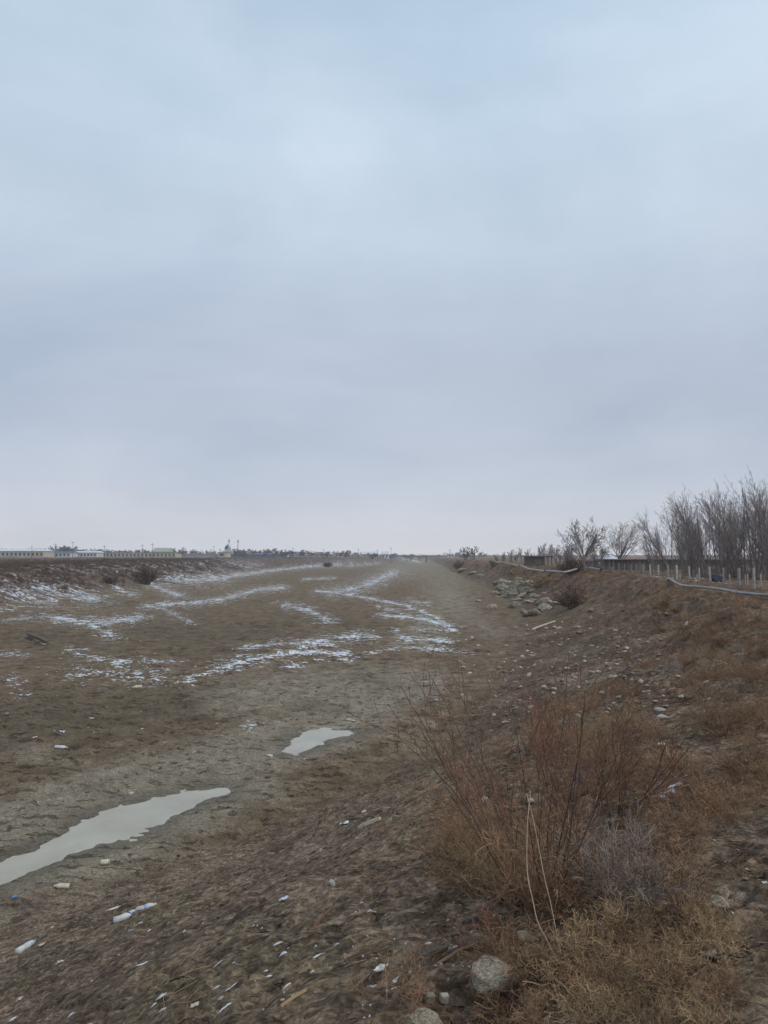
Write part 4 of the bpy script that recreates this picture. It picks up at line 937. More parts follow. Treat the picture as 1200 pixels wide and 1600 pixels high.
C_goldf = source_coll('tan_weed_far', [weed(70+i, n0=10, r=.34, w=.0045, n1=6, n2=5) for i in range(3)]+[grass(75, 60, .3, .005)], M_['weed_gold'])
C_greyf = source_coll('grey_weed_far', [weed(80+i, n0=12, r=.34, w=.0045, n1=6, n2=5, jit=.2) for i in range(3)], M_['weed_grey'])
C_lit = source_coll('stalk_litter', [litter(i) for i in range(5)], M_['weed_gold'])
C_litd = source_coll('dark_litter', [litter(i+9) for i in range(4)], M_['stem_dark'])

def pxd(pts_px):
    """density in photo space painted by (px,py,rx,ry,amount) blobs"""
    def f(x, y):
        z = H0(x, y); a, b, _ = proj(x, y, z); d = np.zeros(a.shape)
        for cx_, cy_, rx, ry, am in pts_px: d = np.maximum(d, am*np.exp(-(((a-cx_)/rx)**2+((b-cy_)/ry)**2)))
        return np.where(d < .14, 0, d)
    return f
# nearest tangle, lower right of the photograph
dn = pxd([(950,1560,190,80,1),(900,1480,110,60,1),(1000,1480,110,60,.95),(880,1380,90,80,1),(1000,1340,80,60,.75),(1060,1300,60,50,.7),(1120,1250,60,30,.8),(800,1450,70,40,.7),(760,1360,90,60,.75),(1070,1560,100,60,.8),(1020,1230,60,40,.5),(740,1440,50,50,.35),(690,1580,90,40,.4),(1150,1600,90,40,.4)])
p_ = sample(900, (-.6, 4.2), (2.4, 9.0), dn, 1)
scatter('dry_tumbleweed', 'dense tangle of russet dry tumbleweed on the near bank', C_rus, 5, p_[::2], np.random.default_rng(1).uniform(.45, .95, len(p_[::2])), 3, .5)
dg = pxd([(960,1570,150,60,1),(1010,1500,110,60,1),(930,1470,80,50,.9),(760,1350,70,60,.7),(1040,1420,30,30,.3),(880,1330,60,60,.5),(840,1560,80,40,.8)])
p_ = sample(700, (-.4, 3.2), (2.4, 7.0), dg, 5)
scatter('tan_weed_stalks', 'dense tangle of tan dry weed stalks beside the boulder', C_gold, 5, p_, np.random.default_rng(2).uniform(.4, .9, len(p_)), 6, .5)
# bank top and slope, middle distance
def d_bank(x, y):
    return sstep(-5.5, .5, x-cr_(y)+2.6*fbm(x/3.2, y/3.2, 2, 61))*(.25+.75*sstep(-.15, .25, noise(x/2.1, y/2.1, 91)))*(1-.85*sstep(3, 7, x-cr_(y)))
xr_ = lambda y: (cr_(y)-6.5, cr_(y)+7)
bare_c = pxd([(1160,1350,75,90,1),(1055,1226,36,26,1),(1150,1200,40,24,.9),(1180,1450,60,100,1),(1060,1200,50,40,.7),(1150,1500,70,60,.7),(1040,1120,40,40,.6)])
lowf = lambda q: 1-.5*sstep(-1.5, 2.0, q[:, 0]-cr_(q[:, 1]))
dd_ = lambda x, y: d_bank(x, y)*(1-bare_c(x, y))
p_ = sample(2600, xr_, (6, 34), dd_, 11)
scatter('russet_brush', 'russet dry brush covering the right bank top', C_rus, 5, p_, np.random.default_rng(3).uniform(.5, 1.25, len(p_))*lowf(p_), 12, .35)
p_ = sample(2200, xr_, (6, 40), lambda x, y: .8*dd_(x, y)*sstep(-.1, .3, noise(x/4.0, y/4.0, 93)), 13)
scatter('tan_brush', 'tan dry grass among the russet brush of the right bank', C_gold, 5, p_, np.random.default_rng(4).uniform(.5, 1.1, len(p_))*lowf(p_), 14, .35)
p_ = sample(5200, xr_, (30, 320), dd_, 15, True)
scatter('far_russet_brush', 'russet brush on the far part of the right bank', C_rusf, 4, p_, np.random.default_rng(5).uniform(.6, 1.6, len(p_))*lowf(p_)*np.where(p_[:, 1] < 70, .65, 1), 16, .3)
p_ = sample(3200, xr_, (30, 300), lambda x, y: .7*dd_(x, y)*sstep(-.1, .3, noise(x/5.0, y/5.0, 93)), 17, True)
scatter('far_tan_brush', 'tan grass on the far part of the right bank', C_goldf, 4, p_, np.random.default_rng(6).uniform(.6, 1.4, len(p_))*lowf(p_)*np.where(p_[:, 1] < 70, .65, 1), 18, .3)
p_ = sample(1500, lambda y: (cr_(y)-6, cr_(y)+30), (14, 200), lambda x, y: .6*sstep(.1, .4, noise(x/3.0, y/3.0, 97))*sstep(-5, 0, x-cr_(y)), 19, True)
scatter('grey_brush', 'grey dead brush dotted over the right bank and field', C_greyf, 3, p_, np.random.default_rng(7).uniform(.6, 1.4, len(p_))*lowf(p_), 20, .3)
# field behind the right bank
p_ = sample(2600, lambda y: (cr_(y)+2, cr_(y)+60), (30, 160), lambda x, y: .5+.5*noise(x/5, y/5, 98), 21, True)
scatter('field_weeds', 'low dead weeds on the flat field behind the fence', C_greyf, 3, p_, np.random.default_rng(8).uniform(.4, 1.0, len(p_)), 22, .3)
p_ = sample(420, lambda y: (y*.35, y*.60), (74, 106), lambda x, y: .4+.6*noise(x/4, y/4, 121), 27)
C_scr = source_coll('scrub', [weed(90+i, n0=9, r=.55, w=.007, n1=6, n2=4, jit=.10, up=.18, lean=.5) for i in range(3)], M_['weed_grey'])
scatter('fence_scrub', 'thin grey scrub standing between the fence posts and the long shed', C_scr, 3, p_, np.random.default_rng(14).uniform(.6, 1.6, len(p_)), 28, .1)
# left bank and plain
tl_f = lambda y: np.interp(y, *TOE_L)
p_ = np.concatenate([sample(9000, lambda y: (tl_f(y)-75, tl_f(y)-1), (38, 420), lambda x, y: sstep(1, 9, tl_f(y)-x+3*noise(x/4, y/4, 99))*(.35+.65*sstep(-.2, .3, noise(x/3.3, y/3.3, 101))), 23, True), sample(15000, lambda y: (tl_f(y)-30, tl_f(y)-4), (40, 260), lambda x, y: sstep(4, 11, tl_f(y)-x+3*noise(x/4, y/4, 99))*(.45+.55*sstep(-.3, .2, noise(x/3.3, y/3.3, 101))), 26, True)])
scatter('left_bank_weeds', 'faded brown dead weeds covering the left bank', C_vio, 3, p_, np.random.default_rng(9).uniform(.5, 1.25, len(p_)), 24, .3)
# stalk litter on the ground
p_ = sample(1500, (-5, 6), (2.2, 16), pxd([(900,1500,260,120,.9),(1100,1350,140,160,.6),(680,1500,120,100,.45),(450,1540,250,60,.25),(700,1350,120,80,.4),(1000,1180,120,80,.4)]), 31)
scatter('stalk_litter', 'broken pale stalks littering the near bank', C_lit, 5, p_, np.random.default_rng(10).uniform(.5, 1.4, len(p_)), 32, .12)
p_ = sample(2600, (-8, 9), (2.2, 22), pxd([(900,1500,300,140,.8),(1100,1350,160,200,.8),(680,1500,160,120,.6),(400,1540,350,80,.3),(1000,1150,160,90,.6)]), 33)
scatter('dark_litter', 'dark broken stalks littering the near bank', C_litd, 4, p_, np.random.default_rng(11).uniform(.5, 1.4, len(p_)), 34, .12)

# gravel and clods: small geometry, uncountable
def pebble(seed, sub=1): return rock_me('pebble', seed, sub, .55, .25, 4)
C_peb = source_coll('pebble', [pebble(i) for i in range(6)], M_['stone'])
C_clod = source_coll('clod', [rock_me('clod', 20+i, 2, .45, .45, 3) for i in range(5)], M_['clod'])
p_ = sample(9000, (-6, 20), (2.3, 60), pxd([(960,1060,110,70,.8),(1030,1110,50,60,.8),(850,1090,90,50,.6),(780,1040,60,60,.5),(1110,1350,120,160,.35),(620,1500,160,90,.35),(900,1000,100,40,.5),(730,1130,60,40,.3)]), 41, True)
D_ = np.linalg.norm(p_[:, :2], axis=1)
scatter('bank_gravel', 'small pale gravel strewn over the right slope', C_peb, 6, p_, np.random.default_rng(12).uniform(.3, 1.0, len(p_))**1.6*(.010+.0030*D_), 42, .3)
p_ = sample(14000, (-20, 9), (2.3, 34), lambda x, y: .35+.65*sstep(-.1, .35, noise(x/1.5, y/1.2, 111)), 43, True)
D_ = np.linalg.norm(p_[:, :2], axis=1)
keep = np.array([min(abs(float(q)) for q in [1]) for _ in range(1)])
wm_ = np.ones(len(p_), bool)
for pts, zc in PUD: wm_ &= sdist(p_[:, 0], p_[:, 1], pts) > .25
p_ = p_[wm_]; D_ = D_[wm_]
scatter('mud_clods', 'dark crumbs and clods of mud on the canal bed and slope', C_clod, 5, p_, np.random.default_rng(13).uniform(.3, 1.0, len(p_))**1.8*(.012+.0016*D_), 44, .2)

# ================================================================== individual shrubs
def shrub(name, label, px, py, hpx, kind, seed, widthf=1.0, bias=(0, 0), n=None, dens=(6, 4, 1)):
    c = hit(px, py); Dz = c.y; h = hpx*Dz/FPX*1.05
    rng = np.random.default_rng(seed)
    r = empty(name, c); tag(r, label, 'shrub')
    w_ = max(.0024, Dz*.00035)
    if kind == 'willow':
        P, q = stems(rng, n or 16, .10*h, h*1.05, .85*widthf, .03, .07, 9, w_*2.6, bias, hv=.4)
        a, ar = grow(rng, P, q, dens[0], .2, .9, .5, .50, .05, .08, 6, rr=.6); ar = np.maximum(ar, w_*.9)
        b, br = grow(rng, a, ar, dens[1], .15, 1, .55, .55, .03, .10, 4); br = np.maximum(br, w_*.62)
        d, dr = grow(rng, b, br, dens[2], .2, 1, .5, .6, .0, .15, 3); dr = np.maximum(dr, w_*.5)
        obj('stem', strand_mesh('stem', [(P, q, 5)], rng), M_['stem_dark'], r)
        obj('branches', strand_mesh('branches', [(a, ar, 3)], rng), M_['twig_red'], r)
        obj('twigs', strand_mesh('twigs', [(b, br, 2), (d, dr, 2)], rng), M_['twig_red'], r)
    else:
        mt = M_[kind]
        P, q = stems(rng, n or 34, .15*h, h, 1.0*widthf, .02, .12, 7, w_*1.3, bias, hv=.45)
        a, ar = grow(rng, P, q, 9, .15, .95, .5, .7, .02, .18, 5); ar = np.maximum(ar, w_*.75)
        b, br = grow(rng, a, ar, 6, .1, 1, .55, .8, .0, .22, 4); br = np.maximum(br, w_*.6)
        obj('stem', strand_mesh('stem', [(P, q, 3)], rng), mt, r)
        obj('twigs', strand_mesh('twigs', [(a, ar, 2), (b, br, 2)], rng), mt, r)
    return r
shrub('twiggy_shrub', 'large red-brown leafless shrub in the foreground, its branches fanning left over the mud', 842, 1400, 335, 'willow', 7, .95, (-.08, .0), n=17)
shrub('twiggy_shrub', 'low part-bare shrub leaning left at the edge of the large one', 800, 1375, 190, 'willow', 8, 1.15, (-.32, .1), n=11)
shrub('twiggy_shrub', 'second red-brown shrub with a dark forked base, right behind the large one', 965, 1270, 170, 'willow', 9, 1.0, (-.02, 0), n=12)
shrub('twiggy_shrub', 'red-brown shrub filling the gap between the two leafless shrubs', 893, 1300, 195, 'willow', 10, .95, (0, 0), n=12)
shrub('dead_branches', 'flattened dark dead branches over the hollow left of the boulder', 790, 1480, 70, 'willow', 25, 1.6, (-1.1, .1), n=14)
shrub('dry_shrub', 'fuzzy grey dead shrub between the russet weeds, lower right', 965, 1420, 135, 'weed_grey', 11, .95, (.05, 0), n=46)
shrub('dry_shrub', 'yellowish brown bushy weed left of the pale folded reeds', 755, 1400, 115, 'weed_gold', 12, 1.0, (-.15, 0), n=26)
shrub('dry_shrub', 'russet bushy weed under the large red-brown shrub', 850, 1430, 150, 'weed_russet', 13, 1.0, (0, 0), n=36)
shrub('dry_shrub', 'small low russet shrub beyond the grey one, beside the snow streaks', 1110, 1272, 48, 'weed_russet', 14, 1.2, n=26)
shrub('dry_shrub', 'russet shrub on the bare slope at the right edge', 1165, 1212, 52, 'weed_russet', 15, 1.2, n=26)
shrub('dry_shrub', 'rounded russet shrub above the near stones on the right slope', 1125, 1150, 60, 'weed_russet', 16, 1.1, n=26)
shrub('dry_shrub', 'pale arching weed on the ledge of the right bank', 1040, 955, 30, 'weed_gold', 17, 1.2, n=24)
shrub('dark_shrub', 'dark slate-grey shrub on the right bank beside the rubble heap', 893, 950, 34, 'stem_dark', 18, 1.15, n=34)
shrub('dark_shrub', 'dark round shrub standing alone on the left bank edge', 229, 913, 30, 'stem_dark', 19, .8, n=34)
shrub('dark_shrub', 'small dark shrub on the right bank near the bridge', 716, 889, 12, 'stem_dark', 20, 1.2, n=20)
shrub('dark_shrub', 'black thicket beside the small tan shed', 893, 897, 24, 'stem_dark', 21, 1.1, n=44)
shrub('dry_shrub', 'tan grass-like shrub above the rubble heap', 845, 918, 22, 'weed_gold', 22, 1.2, n=30)
shrub('dark_shrub', 'low dark shrub on the left bank, left of the round one', 172, 912, 13, 'weed_violet', 23, 1.2, n=20)
shrub('dark_shrub', 'low dark shrub beside the far left bank edge', 512, 886, 9, 'stem_dark', 24, 1.3, n=20)
for i, (px, py, hp, lab) in enumerate([(840,885,14,'grey thicket in front of the dark shed'),(870,890,16,'grey thicket right of the dark shed'),(915,893,22,'grey thicket under the spreading tree'),(938,893,18,'thin grey thicket left of the first pale fence post'),(800,880,8,'grey thicket at the far end of the pipe')]):
    c = on_plain(px, py+2)
    r = place_tree(MT[i % 3], 'thicket', lab, c, hp*c.y/FPX*1.1, i, None, cat='thicket', sx=1.6)

# pale reeds folded over in front of the large shrub
def ray_pt(px, py, Y):
    d = ray(px, py); t = Y/d.y; return Vector((d.x*t, d.y*t, EYE+d.z*t))
def reed(label, pix, rad):
    o = hit(*pix[-1]); pts = []
    Yb = o.y; n = len(pix)
    for i, (px, py) in enumerate(pix):
        f = 1-i/(n-1); pts.append(ray_pt(px, py, Yb+.30*f)-o)
    pts[-1].z -= .04
    r = obj('reed_stalk', tube_me('reed_stalk', pts, rad, 6, 5), M_['reed'], loc=o); tag(r, label, 'reed')
reed('longer pale reed stalk standing in front of the large leafless shrub, bent at its foot', [(829,1236),(825,1275),(823,1330),(825,1372),(832,1405),(840,1440),(855,1470),(866,1492),(876,1508),(889,1524)], [.0028,.0032,.0036,.0040,.0044])
reed('shorter pale reed stalk crossing the longer one near its top', [(822,1240),(829,1262),(840,1315),(850,1368),(860,1410),(868,1450),(873,1475),(880,1492)], [.0024,.0028,.0032,.0036])
reed('thin dry stalk standing by the white paper scraps at the bottom', [(602,1510),(604,1545),(605,1580),(606,1600)], [.0018,.0024])
reed('curved pale stalk arching right of the fuzzy grey shrub', [(1066,1347),(1045,1368),(1028,1385),(1018,1400),(1014,1412)], [.0020,.0030])
reed('pale stalk stub curling at the top of the russet weeds', [(1027,1262),(1030,1280),(1038,1296),(1045,1304)], [.0020,.0030])

# ================================================================== rocks
def place_rock(name, label, px, py, wpx, hpx, mat, seed, sub=3, group=None, cat='rock', flat=1.0, sink=.25, rot=None):
    c = hit(px, py+hpx*.35); c.z = (c.z+ground_f(c.x, c.y))/2; k = wpx/2*c.y/FPX; hz = hpx/2*c.y/FPX*.95
    me = rock_me(name, seed, sub, 1.0, .2, 7); o = obj(name, me, mat, loc=c+Vector((0, 0, hz*(1-2*sink)*.7)))
    o.scale = (k*1.05, k*.75, hz); rr = random.Random(seed); o.rotation_euler = (rr.uniform(-.2, .2), rr.uniform(-.2, .2) if rot is None else rot, rr.uniform(-.5, .5)); tag(o, label, cat, group)
    return o
place_rock('boulder', 'large pale boulder among dry weeds at the bottom of the photo', 773, 1515, 84, 46, M_['rock'], 5, 4, rot=-.15, sink=.12)
place_rock('boulder', 'pale rock cut off by the bottom edge below the boulder', 668, 1594, 60, 26, M_['rock'], 6, 4)
place_rock('mud_slab', 'dark slab of dried mud with a snow-dusted edge, left of the boulder', 663, 1490, 70, 22, M_['clod'], 9, 4, cat='clod', rot=-.42)
place_rock('mud_slab', 'raised mud lump under the twigs above the boulder', 745, 1466, 60, 18, M_['clod'], 10, 3, cat='clod', rot=-.2)
place_rock('boulder', 'rough pale rock half hidden below the reeds above the boulder', 820, 1456, 34, 16, M_['rock'], 12, 3)
rl = [(785,916,24,15,'largest pale block crowning the rubble heap'),(768,947,15,12,'rounded pale rock at the foot of the rubble heap'),(747,938,11,6,'low pale rock left of the rounded one, on the canal bed'),(806,944,20,11,'broad grey block in the middle of the rubble heap'),(774,925,10,8,'pale corner block under the largest one'),
      (812,905,10,7,'small upright block on top of the rubble heap'),(800,925,16,8,'tilted slab right of the largest pale block'),(845,938,20,7,'long slanting slab at the right of the heap'),(853,947,18,12,'dark-shadowed block at the right foot of the heap'),(832,958,24,7,'low slab at the bottom of the heap'),
      (818,954,9,8,'pale round rock near the bottom of the heap'),(722,890,18,6,'pale rock on the bank toward the bridge'),(738,894,14,5,'second pale rock on the bank toward the bridge'),(752,899,12,5,'third pale rock on the bank, nearest the heap'),(924,952,13,4.5,'flat pale rock lying alone on the slope right of the dark shrub'),
      (1031,1108,17,9,'pale angular rock, upper of the pair right of the second shrub'),(1036,1119,18,8,'pale flat rock, lower of the pair right of the second shrub'),(1034,1164,13,6,'pale flat stone below the pair of pale rocks'),(1112,1490,20,12,'grey stone on the bare soil at lower right'),(519,1378,12,13,'brown half-buried stone on the near slope'),
      (1087,1425,10,9,'small bluish grey stone right of the fuzzy grey shrub')]
for i, (px, py, a, b, lab) in enumerate(rl): place_rock('rock', lab, px, py, a*(1.3 if py < 970 else 1), b*(1.35 if py < 970 else 1), M_['rubble'] if py < 1000 else M_['paleston'], 30+i, 2 if py < 1000 else 3, rot=-.5 if 'slant' in lab or 'tilted' in lab else None)
rk = [rock_me('rubble_block', 60+i, 2, .8, .2, 7) for i in range(6)]
rr = random.Random(5)
for i in range(64):
    t = rr.random(); px = 775+85*t+rr.gauss(0, 7); py = 916+32*t+rr.gauss(0, 12)
    c = hit(px, py); k = rr.uniform(2.8, 9.5)*c.y/FPX; me = rk[i % 6]
    if not me.materials: me.materials.append(M_['rubble'])
    o = obj('rubble_block', me, None, loc=c+Vector((0, 0, k*.2))); o.scale = (k*rr.uniform(.8, 1.7), k, k*rr.uniform(.5, .9)); o.rotation_euler = (rr.uniform(-.5, .5), rr.uniform(-.8, .2), rr.uniform(0, 6)); tag(o, 'broken grey block of the rubble heap on the right slope', 'rubble', 'small blocks of the rubble heap')
sk = [rock_me('stone', 80+i, 2, .55, .22, 5) for i in range(7)]
for m_ in sk: m_.materials.append(M_['stone'])
zones = [(130, (955, 1058), (72, 44), 'grey stone strewn over the right slope above the second shrub', 'stones on the right slope', (2.2, 7)),
         (55, (790, 1055), (42, 50), 'pale stone in the debris line at the foot of the right bank', 'stones at the foot of the right bank', (2, 5.5)),
         (30, (690, 1440), (60, 45), 'pale pebble on the soil left of the large leafless shrub', 'pebbles left of the large shrub', (1.5, 4)),
         (26, (560, 1555), (90, 30), 'pale pebble among snow scraps at the bottom of the photo', 'pebbles at the bottom', (1.5, 4.5)),
         (24, (1120, 1400), (45, 90), 'small stone on the bare soil at the lower right', 'stones on the bare soil', (1.5, 4)),
         (24, (250, 1080), (150, 70), 'tiny pale stone on the brown canal bed left of the puddles', 'stones on the canal bed', (1.2, 2.6))]
for n, (cx_, cy_), (sx_, sy_), lab, grp, (a, b) in zones:
    for i in range(n):
        for _ in range(9):
            px = rr.gauss(cx_, sx_); py = rr.gauss(cy_, sy_)
            if 0 < px < 1200 and 890 < py < 1600: break
        c = hit(px, py); c.z = ground_f(c.x, c.y); k = rr.uniform(a, b)*.75*c.y/FPX
        o = obj('stone', sk[i % 7], None, loc=c+Vector((0, 0, k*.1))); o.scale = (k*rr.uniform(.9, 1.5), k, k); o.rotation_euler = (rr.uniform(-.3, .3), rr.uniform(-.4, .2), rr.uniform(0, 6)); tag(o, lab, 'stone', grp)

# ================================================================== litter
def frame_on_ground(p1, p2, lift):
    a = hit(*p1); b = hit(*p2); m = (a+b)/2; m.z = ground_f(m.x, m.y); ax = (b-a); L = ax.length; n = normal_at(m.x, m.y, .3)
    ax = ax.normalized(); yv = n.cross(ax).normalized(); zv = ax.cross(yv).normalized()
    Mx = Matrix((ax, yv, zv)).transposed().to_4x4(); Mx.translation = m+zv*lift
    return Mx, L
def bottle(label, p1, p2, rad, mat, lab_mat=None, cap='blue', crushed=.9):
    Mx, L = frame_on_ground(p1, p2, rad*.75)
    r = empty('plastic_bottle', (0, 0, 0)); r.matrix_world = Mx; tag(r, label, 'bottle')
    h = L/2; R = rad
    prof = [(R*.8, -h), (R, -h+.012), (R, -h+L*.25), (R*.93, -h+L*.36), (R, -h+L*.46), (R, -h+L*.66), (R*.75, -h+L*.80), (R*.36, -h+L*.9), (R*.33, -h+L*.94)]
    rot = Matrix.Rotation(math.pi/2, 4, 'Y')
    b = lathe('body', prof, 16); b.transform(rot)
    for v_ in b.vertices: v_.co.z *= crushed; v_.co.y += .06*R*math.sin(v_.co.x*40); v_.co.z += .05*R*math.sin(v_.co.x*60+v_.co.y*90)
    obj('body', b, mat, r)
    c_ = lathe('cap', [(R*.40, -h+L*.945), (R*.40, -h+L*.99), (R*.3, h)], 12); c_.transform(rot); obj('cap', c_, M_[cap], r)
    if lab_mat:
        l_ = lathe('paper_label', [(R*1.02, -h+L*.46), (R*1.02, -h+L*.64)], 16); l_.transform(rot)
        for v_ in l_.vertices: v_.co.z *= crushed
        obj('paper_label', l_, lab_mat, r)
bottle('cloudy plastic bottle with pale blue label lying near the left edge', (28, 1491), (56, 1473), .048, M_['pet'], M_['label'])
bottle('cloudy bottle, left of the two lying end to end below the long puddle', (179, 1444), (208, 1433), .045, M_['pet'], None, 'blue')
bottle('bottle with blue label, right of the two lying end to end below the long puddle', (214, 1428), (245, 1417.5), .040, M_['pet'], M_['label'], 'cream')
bottle('dirty cream bottle lying between the long puddle and the blue scrap', (108, 1386), (84, 1386), .050, M_['cream'], None, 'cream')
bottle('cream bottle on the speckled snow of the far canal bed', (222, 1077), (206, 1078), .085, M_['cream'], None, 'cream')
bottle('whitish flattened bottle on the brown bed left of the small puddle', (86, 1170), (105, 1171), .075, M_['pet'], None, 'pet', .7)
# short cut-off bottle
Mx, L = frame_on_ground((157, 1352), (171, 1351), .05)
r = empty('cut_bottle', (0, 0, 0)); r.matrix_world = Mx; tag(r, 'short cut-off cream bottle end standing out just below the long puddle', 'bottle')
b = lathe('body', [(.048, -L/2), (.052, -L/2+.02), (.052, L/2), (.045, L/2), (.045, -L/2+.03)], 14); b.transform(Matrix.Rotation(math.pi/2, 4, 'Y')); obj('body', b, M_['cream'], r)
b = lathe('rim', [(.054, L/2-.02), (.054, L/2+.004)], 14); b.transform(Matrix.Rotation(math.pi/2, 4, 'Y')); obj('rim', b, M_['paleston'], r)
def slat(name, label, p1, p2, wd, th, mat, taper=.5, cat='stick'):
    Mx, L = frame_on_ground(p1, p2, th*.7); h = L/2; w2 = wd/2; rg_ = random.Random(int(p1[0]))
    V = []; F = []; n = 7
    for i in range(n):
        f = i/(n-1); x = -h+L*f; ww = w2*(1-(1-taper)*f)*(1+rg_.uniform(-.15, .15)) * (.55 if i in (0,) else 1); yy = rg_.uniform(-.1, .1)*wd; zz = .25*th*math.sin(f*3.1)
        V += [(x, yy-ww, zz), (x, yy+ww, zz), (x, yy+ww*.8, zz+th), (x, yy-ww*.8, zz+th)]
    for i in range(n-1):
        for k in range(4): F.append((i*4+k, i*4+(k+1) % 4, i*4+4+(k+1) % 4, i*4+4+k))
    F += [(3, 2, 1, 0), tuple(range(n*4-4, n*4))]
    o = obj(name, mesh_poly(name, V, F), mat); o.matrix_world = Mx; tag(o, label, cat)
slat('wood_piece', 'pale pointed plank lying on the slope left of the large shrub', (562, 1300), (596, 1286), .075, .03, M_['palewood'])
slat('wood_piece', 'narrow whitish strip beside the two end to end bottles', (162, 1425), (188, 1416), .04, .02, M_['paper'])
slat('driftwood', 'pale driftwood stick at the foot of the right bank', (832, 986), (868, 973), .16, .10, M_['palewood'], .4)
slat('driftwood', 'dark snow-edged log on the left part of the canal bed', (44, 996), (74, 1010), .35, .18, M_['clod'], .6)
slat('twig', 'bent brown twig on the near slope right of the white scrap', (490, 1452), (520, 1420), .012, .012, M_['twig_red'], .6, 'twig')
slat('twig', 'long brown twig left of the paper scraps', (440, 1580), (480, 1554), .016, .014, M_['weed_gold'], .5, 'twig')
slat('twig', 'dark thin branch lying above the paper scraps', (538, 1510), (588, 1492), .012, .012, M_['stem_dark'], .5, 'twig')
slat('twig', 'thin pale stick lying from the left into the dead branches', (672, 1452), (735, 1441), .012, .012, M_['weed_gold'], .6, 'twig')
slat('twig', 'long thin branch lying diagonally above the boulder', (684, 1507), (755, 1466), .012, .012, M_['weed_gold'], .6, 'twig')
slat('stick', 'white sticklike debris behind the large shrub at the foot of the bank', (838, 1132), (862, 1124), .05, .03, M_['paleston'], .6)
def scrap(label, px, py, wpx, hpx, mat, seed, name='paper_scrap', cat='scrap', crum=.25):
    c = hit(px, py); k = wpx*c.y/FPX/2; ll = hpx*c.y/FPX/2
    d = max(ll*1.6, k*.5); rg_ = random.Random(seed); n = 5; n_ = normal_at(c.x, c.y, .3); V = []
    for i in range(n):
        for j in range(n):
            u = (i/(n-1)*2-1); v_ = (j/(n-1)*2-1); q = 1-.2*rg_.random()
            V.append((u*k*q+rg_.uniform(-.1, .1)*k, v_*d*q+rg_.uniform(-.1, .1)*d, rg_.uniform(0, crum)*k+.01))
    N0 = len(V); V += [(x, y, z-.006) for x, y, z in V]; F = []
    for i in range(n-1):
        for j in range(n-1):
            a = i*n+j; F.append((a, a+n, a+n+1, a+1)); F.append((N0+a+1, N0+a+n+1, N0+a+n, N0+a))
    ring = [i*n for i in range(n)]+[(n-1)*n+j for j in range(1, n)]+[i*n+n-1 for i in range(n-2, -1, -1)]+[j for j in range(n-2, 0, -1)]
    for a, b in zip(ring, ring[1:]+ring[:1]): F.append((a, N0+a, N0+b, b))
    c.z = ground_f(c.x, c.y); o = obj(name, mesh_poly(name, V, F, False), mat, loc=c); o.rotation_euler = n_.to_track_quat('Z', 'Y').to_euler(); tag(o, label, cat)
for i, a in enumerate([('transparent crumpled plastic between the two end to end bottles', 208, 1426, 14, 7, 'film', 'plastic_scrap', .6), ('small blue plastic scrap near the left edge below the long puddle', 23, 1405, 9, 5, 'blue', 'plastic_scrap', .5),
     ('cream crumpled scrap right of the labelled bottle at the left edge', 66, 1478, 9, 6, 'cream', 'plastic_scrap', .6), ('bluish bottle-cap sized scrap below the two bottles', 205, 1454, 6, 5, 'label', 'plastic_scrap', .5), ('pale crossed scrap right of the bluish cap', 219, 1446, 7, 4, 'cream', 'plastic_scrap', .7),
     ('folded white-blue scrap alone on the middle of the near slope', 443, 1409, 14, 7, 'film', 'plastic_scrap', .4), ('pale blue crushed cup left of the pointed plank', 539, 1290, 12, 9, 'film', 'plastic_scrap', .8), ('white scrap at the rim of the small puddle', 422, 1181, 11, 4, 'paper', 'paper_scrap', .4),
     ('white crumpled bag on the brown bed above the whitish bottle', 98, 1145, 15, 6, 'film', 'plastic_bag', .7), ('thin white strip left of the crumpled bag', 54, 1153, 14, 3, 'paper', 'paper_scrap', .3), ('tiny white scrap on the brown bed above the puddles', 143, 1125, 8, 3, 'paper', 'paper_scrap', .3),
     ('leaf-shaped grey paper scraps beside the thin standing stalk', 596, 1522, 18, 12, 'paper', 'paper_scrap', .4), ('crumpled grey paper square left of the thin stalk', 582, 1538, 12, 10, 'cream', 'paper_scrap', .4), ('greyish cream scrap at the bottom left of the slope', 92, 1512, 10, 7, 'cream', 'plastic_scrap', .6),
     ('pale scrap below the crushed bottle at lower left', 32, 1556, 10, 7, 'cream', 'paper_scrap', .6), ('brownish round scrap near the lower snow streaks', 305, 1575, 9, 9, 'cream', 'paper_scrap', .4), ('white scrap on the russet ledge of the right bank', 1073, 973, 8, 7, 'paper', 'paper_scrap', .7),
     ('white scrap in the dark gully of the right slope', 1105, 1090, 9, 8, 'paper', 'paper_scrap', .6), ('white scrap left of the large shrub', 701, 1330, 9, 4, 'paper', 'paper_scrap', .5), ('pale scrap on the soil near the right edge', 1195, 1372, 7, 5, 'paper', 'paper_scrap', .5)]):
    scrap(a[0], a[1], a[2], a[3], a[4], M_[a[5]], 900+i, a[6], 'scrap', a[7])
for i, a in enumerate([('small white stone beside the upper rim of the long puddle', 205, 1238, 10, 6), ('white-topped stone left of the pointed plank', 569, 1268, 10, 6), ('pale stone on the middle of the near slope', 500, 1328, 8, 7), ('left of the pair of white stones above the small puddle', 545, 1123, 10, 5), ('right of the pair of white stones above the small puddle', 552, 1125, 9, 4),
     ('white stone beyond the large shrub tips on the bed', 681, 1093, 9, 5), ('flat white stone farther out on the bed', 663, 1066, 10, 4), ('white stone beyond the flat one on the bed', 734, 1051, 8, 5), ('small stone on the far snow mound', 539, 1015, 4, 4), ('pale stone on the brown bed at the left edge', 11, 1115, 7, 3)]):
    place_rock('white_stone', a[0], a[1], a[2], a[3], a[4], M_['paleston'], 400+i, 2, cat='stone')
place_rock('clod', 'dark lone clod between the two puddles', 419, 1213, 12, 5, M_['clod'], 433, 3, cat='clod')
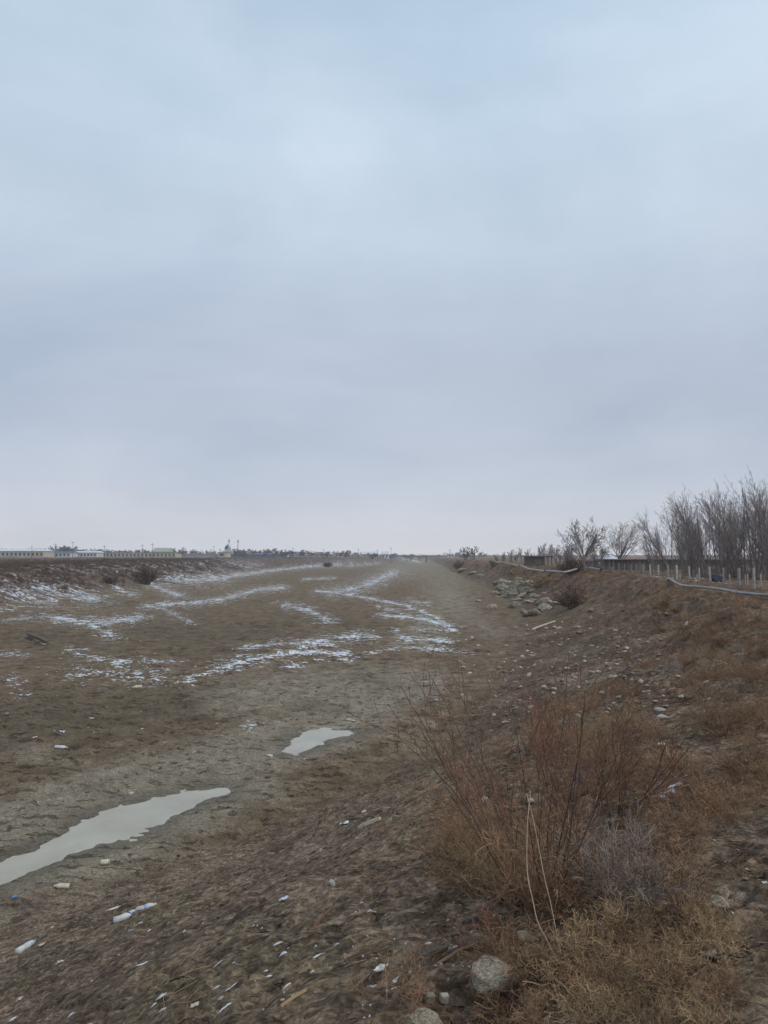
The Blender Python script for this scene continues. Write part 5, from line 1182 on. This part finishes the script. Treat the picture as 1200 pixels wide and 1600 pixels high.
# squared pale blocks at the bottom
for px, py, a, b, mt, lab in [(672, 1561, 14, 16, 'rock', 'squared grey stone block below the mud slab'), (694, 1560, 12, 13, 'paleston', 'small white stone block right of the grey squared one')]:
    c = hit(px, py+4); k = a/2*c.y/FPX; bm = bmesh.new(); bmesh.ops.create_cube(bm, size=2); bmesh.ops.bevel(bm, geom=bm.edges[:], offset=.18, segments=2, affect='EDGES')
    rg_ = random.Random(px)
    for v_ in bm.verts: v_.co += Vector((rg_.uniform(-.08, .08), rg_.uniform(-.08, .08), rg_.uniform(-.08, .08)))
    me = bpy.data.meshes.new('stone_block'); bm.to_mesh(me); bm.free(); o = obj('stone_block', me, M_[mt], loc=c+Vector((0, 0, k*.7))); o.scale = (k, k*.8, k); o.rotation_euler = (.2, .1, .3); tag(o, lab, 'stone')
# rag and cardboard caught in the shrubs
c = hit(913, 1224); rg_ = random.Random(2); V = []; n = 8
for i in range(n):
    for j in range(5): V.append(((i/7-.5)*.20, (j/4-.5)*.10+rg_.uniform(-.01, .01), .03+.05*rg_.random()+(.06 if i > 5 else 0)))
F = [(i*5+j, i*5+5+j, i*5+6+j, i*5+1+j) for i in range(n-1) for j in range(4)]
N0 = len(V); V += [(x, y, z-.012) for x, y, z in V]; F += [tuple(N0+q for q in reversed(f_)) for f_ in F]
ring = [i*5 for i in range(n)]+[(n-1)*5+j for j in range(1, 5)]+[i*5+4 for i in range(n-2, -1, -1)]+[j for j in range(3, 0, -1)]
for a, b in zip(ring, ring[1:]+ring[:1]): F.append((a, N0+a, N0+b, b))
o = obj('cloth_rag', mesh_poly('cloth_rag', V, F, True), M_['rag'], loc=c); tag(o, 'faded violet-blue rag lying among the leafless shrubs', 'rag')
place_rock('stone', 'round tan stone seen through the large shrub, left of the reed tops', 756, 1250, 14, 14, M_['paleston'], 450, 3, cat='stone')
place_rock('stone', 'tan stone seen behind the crossed reed tops', 829, 1249, 15, 9, M_['paleston'], 451, 3, cat='stone')

# ================================================================== air
def haze():
    me = box_me('haze', -520, 420, -40, 740, -3.0, 24.0); o = obj('haze', me); tag(o, 'thin winter haze over the plain', kind='stuff')
    m = bpy.data.materials.new('haze'); m.use_nodes = True; t = m.node_tree; t.nodes.clear()
    out = t.nodes.new('ShaderNodeOutputMaterial'); v_ = t.nodes.new('ShaderNodeVolumePrincipled')
    v_.inputs['Color'].default_value = (.96, .98, 1.0, 1); v_.inputs['Density'].default_value = HAZE; v_.inputs['Anisotropy'].default_value = 0.0
    t.links.new(v_.outputs[0], out.inputs['Volume']); me.materials.append(m)
HAZE = 0.00036
haze()
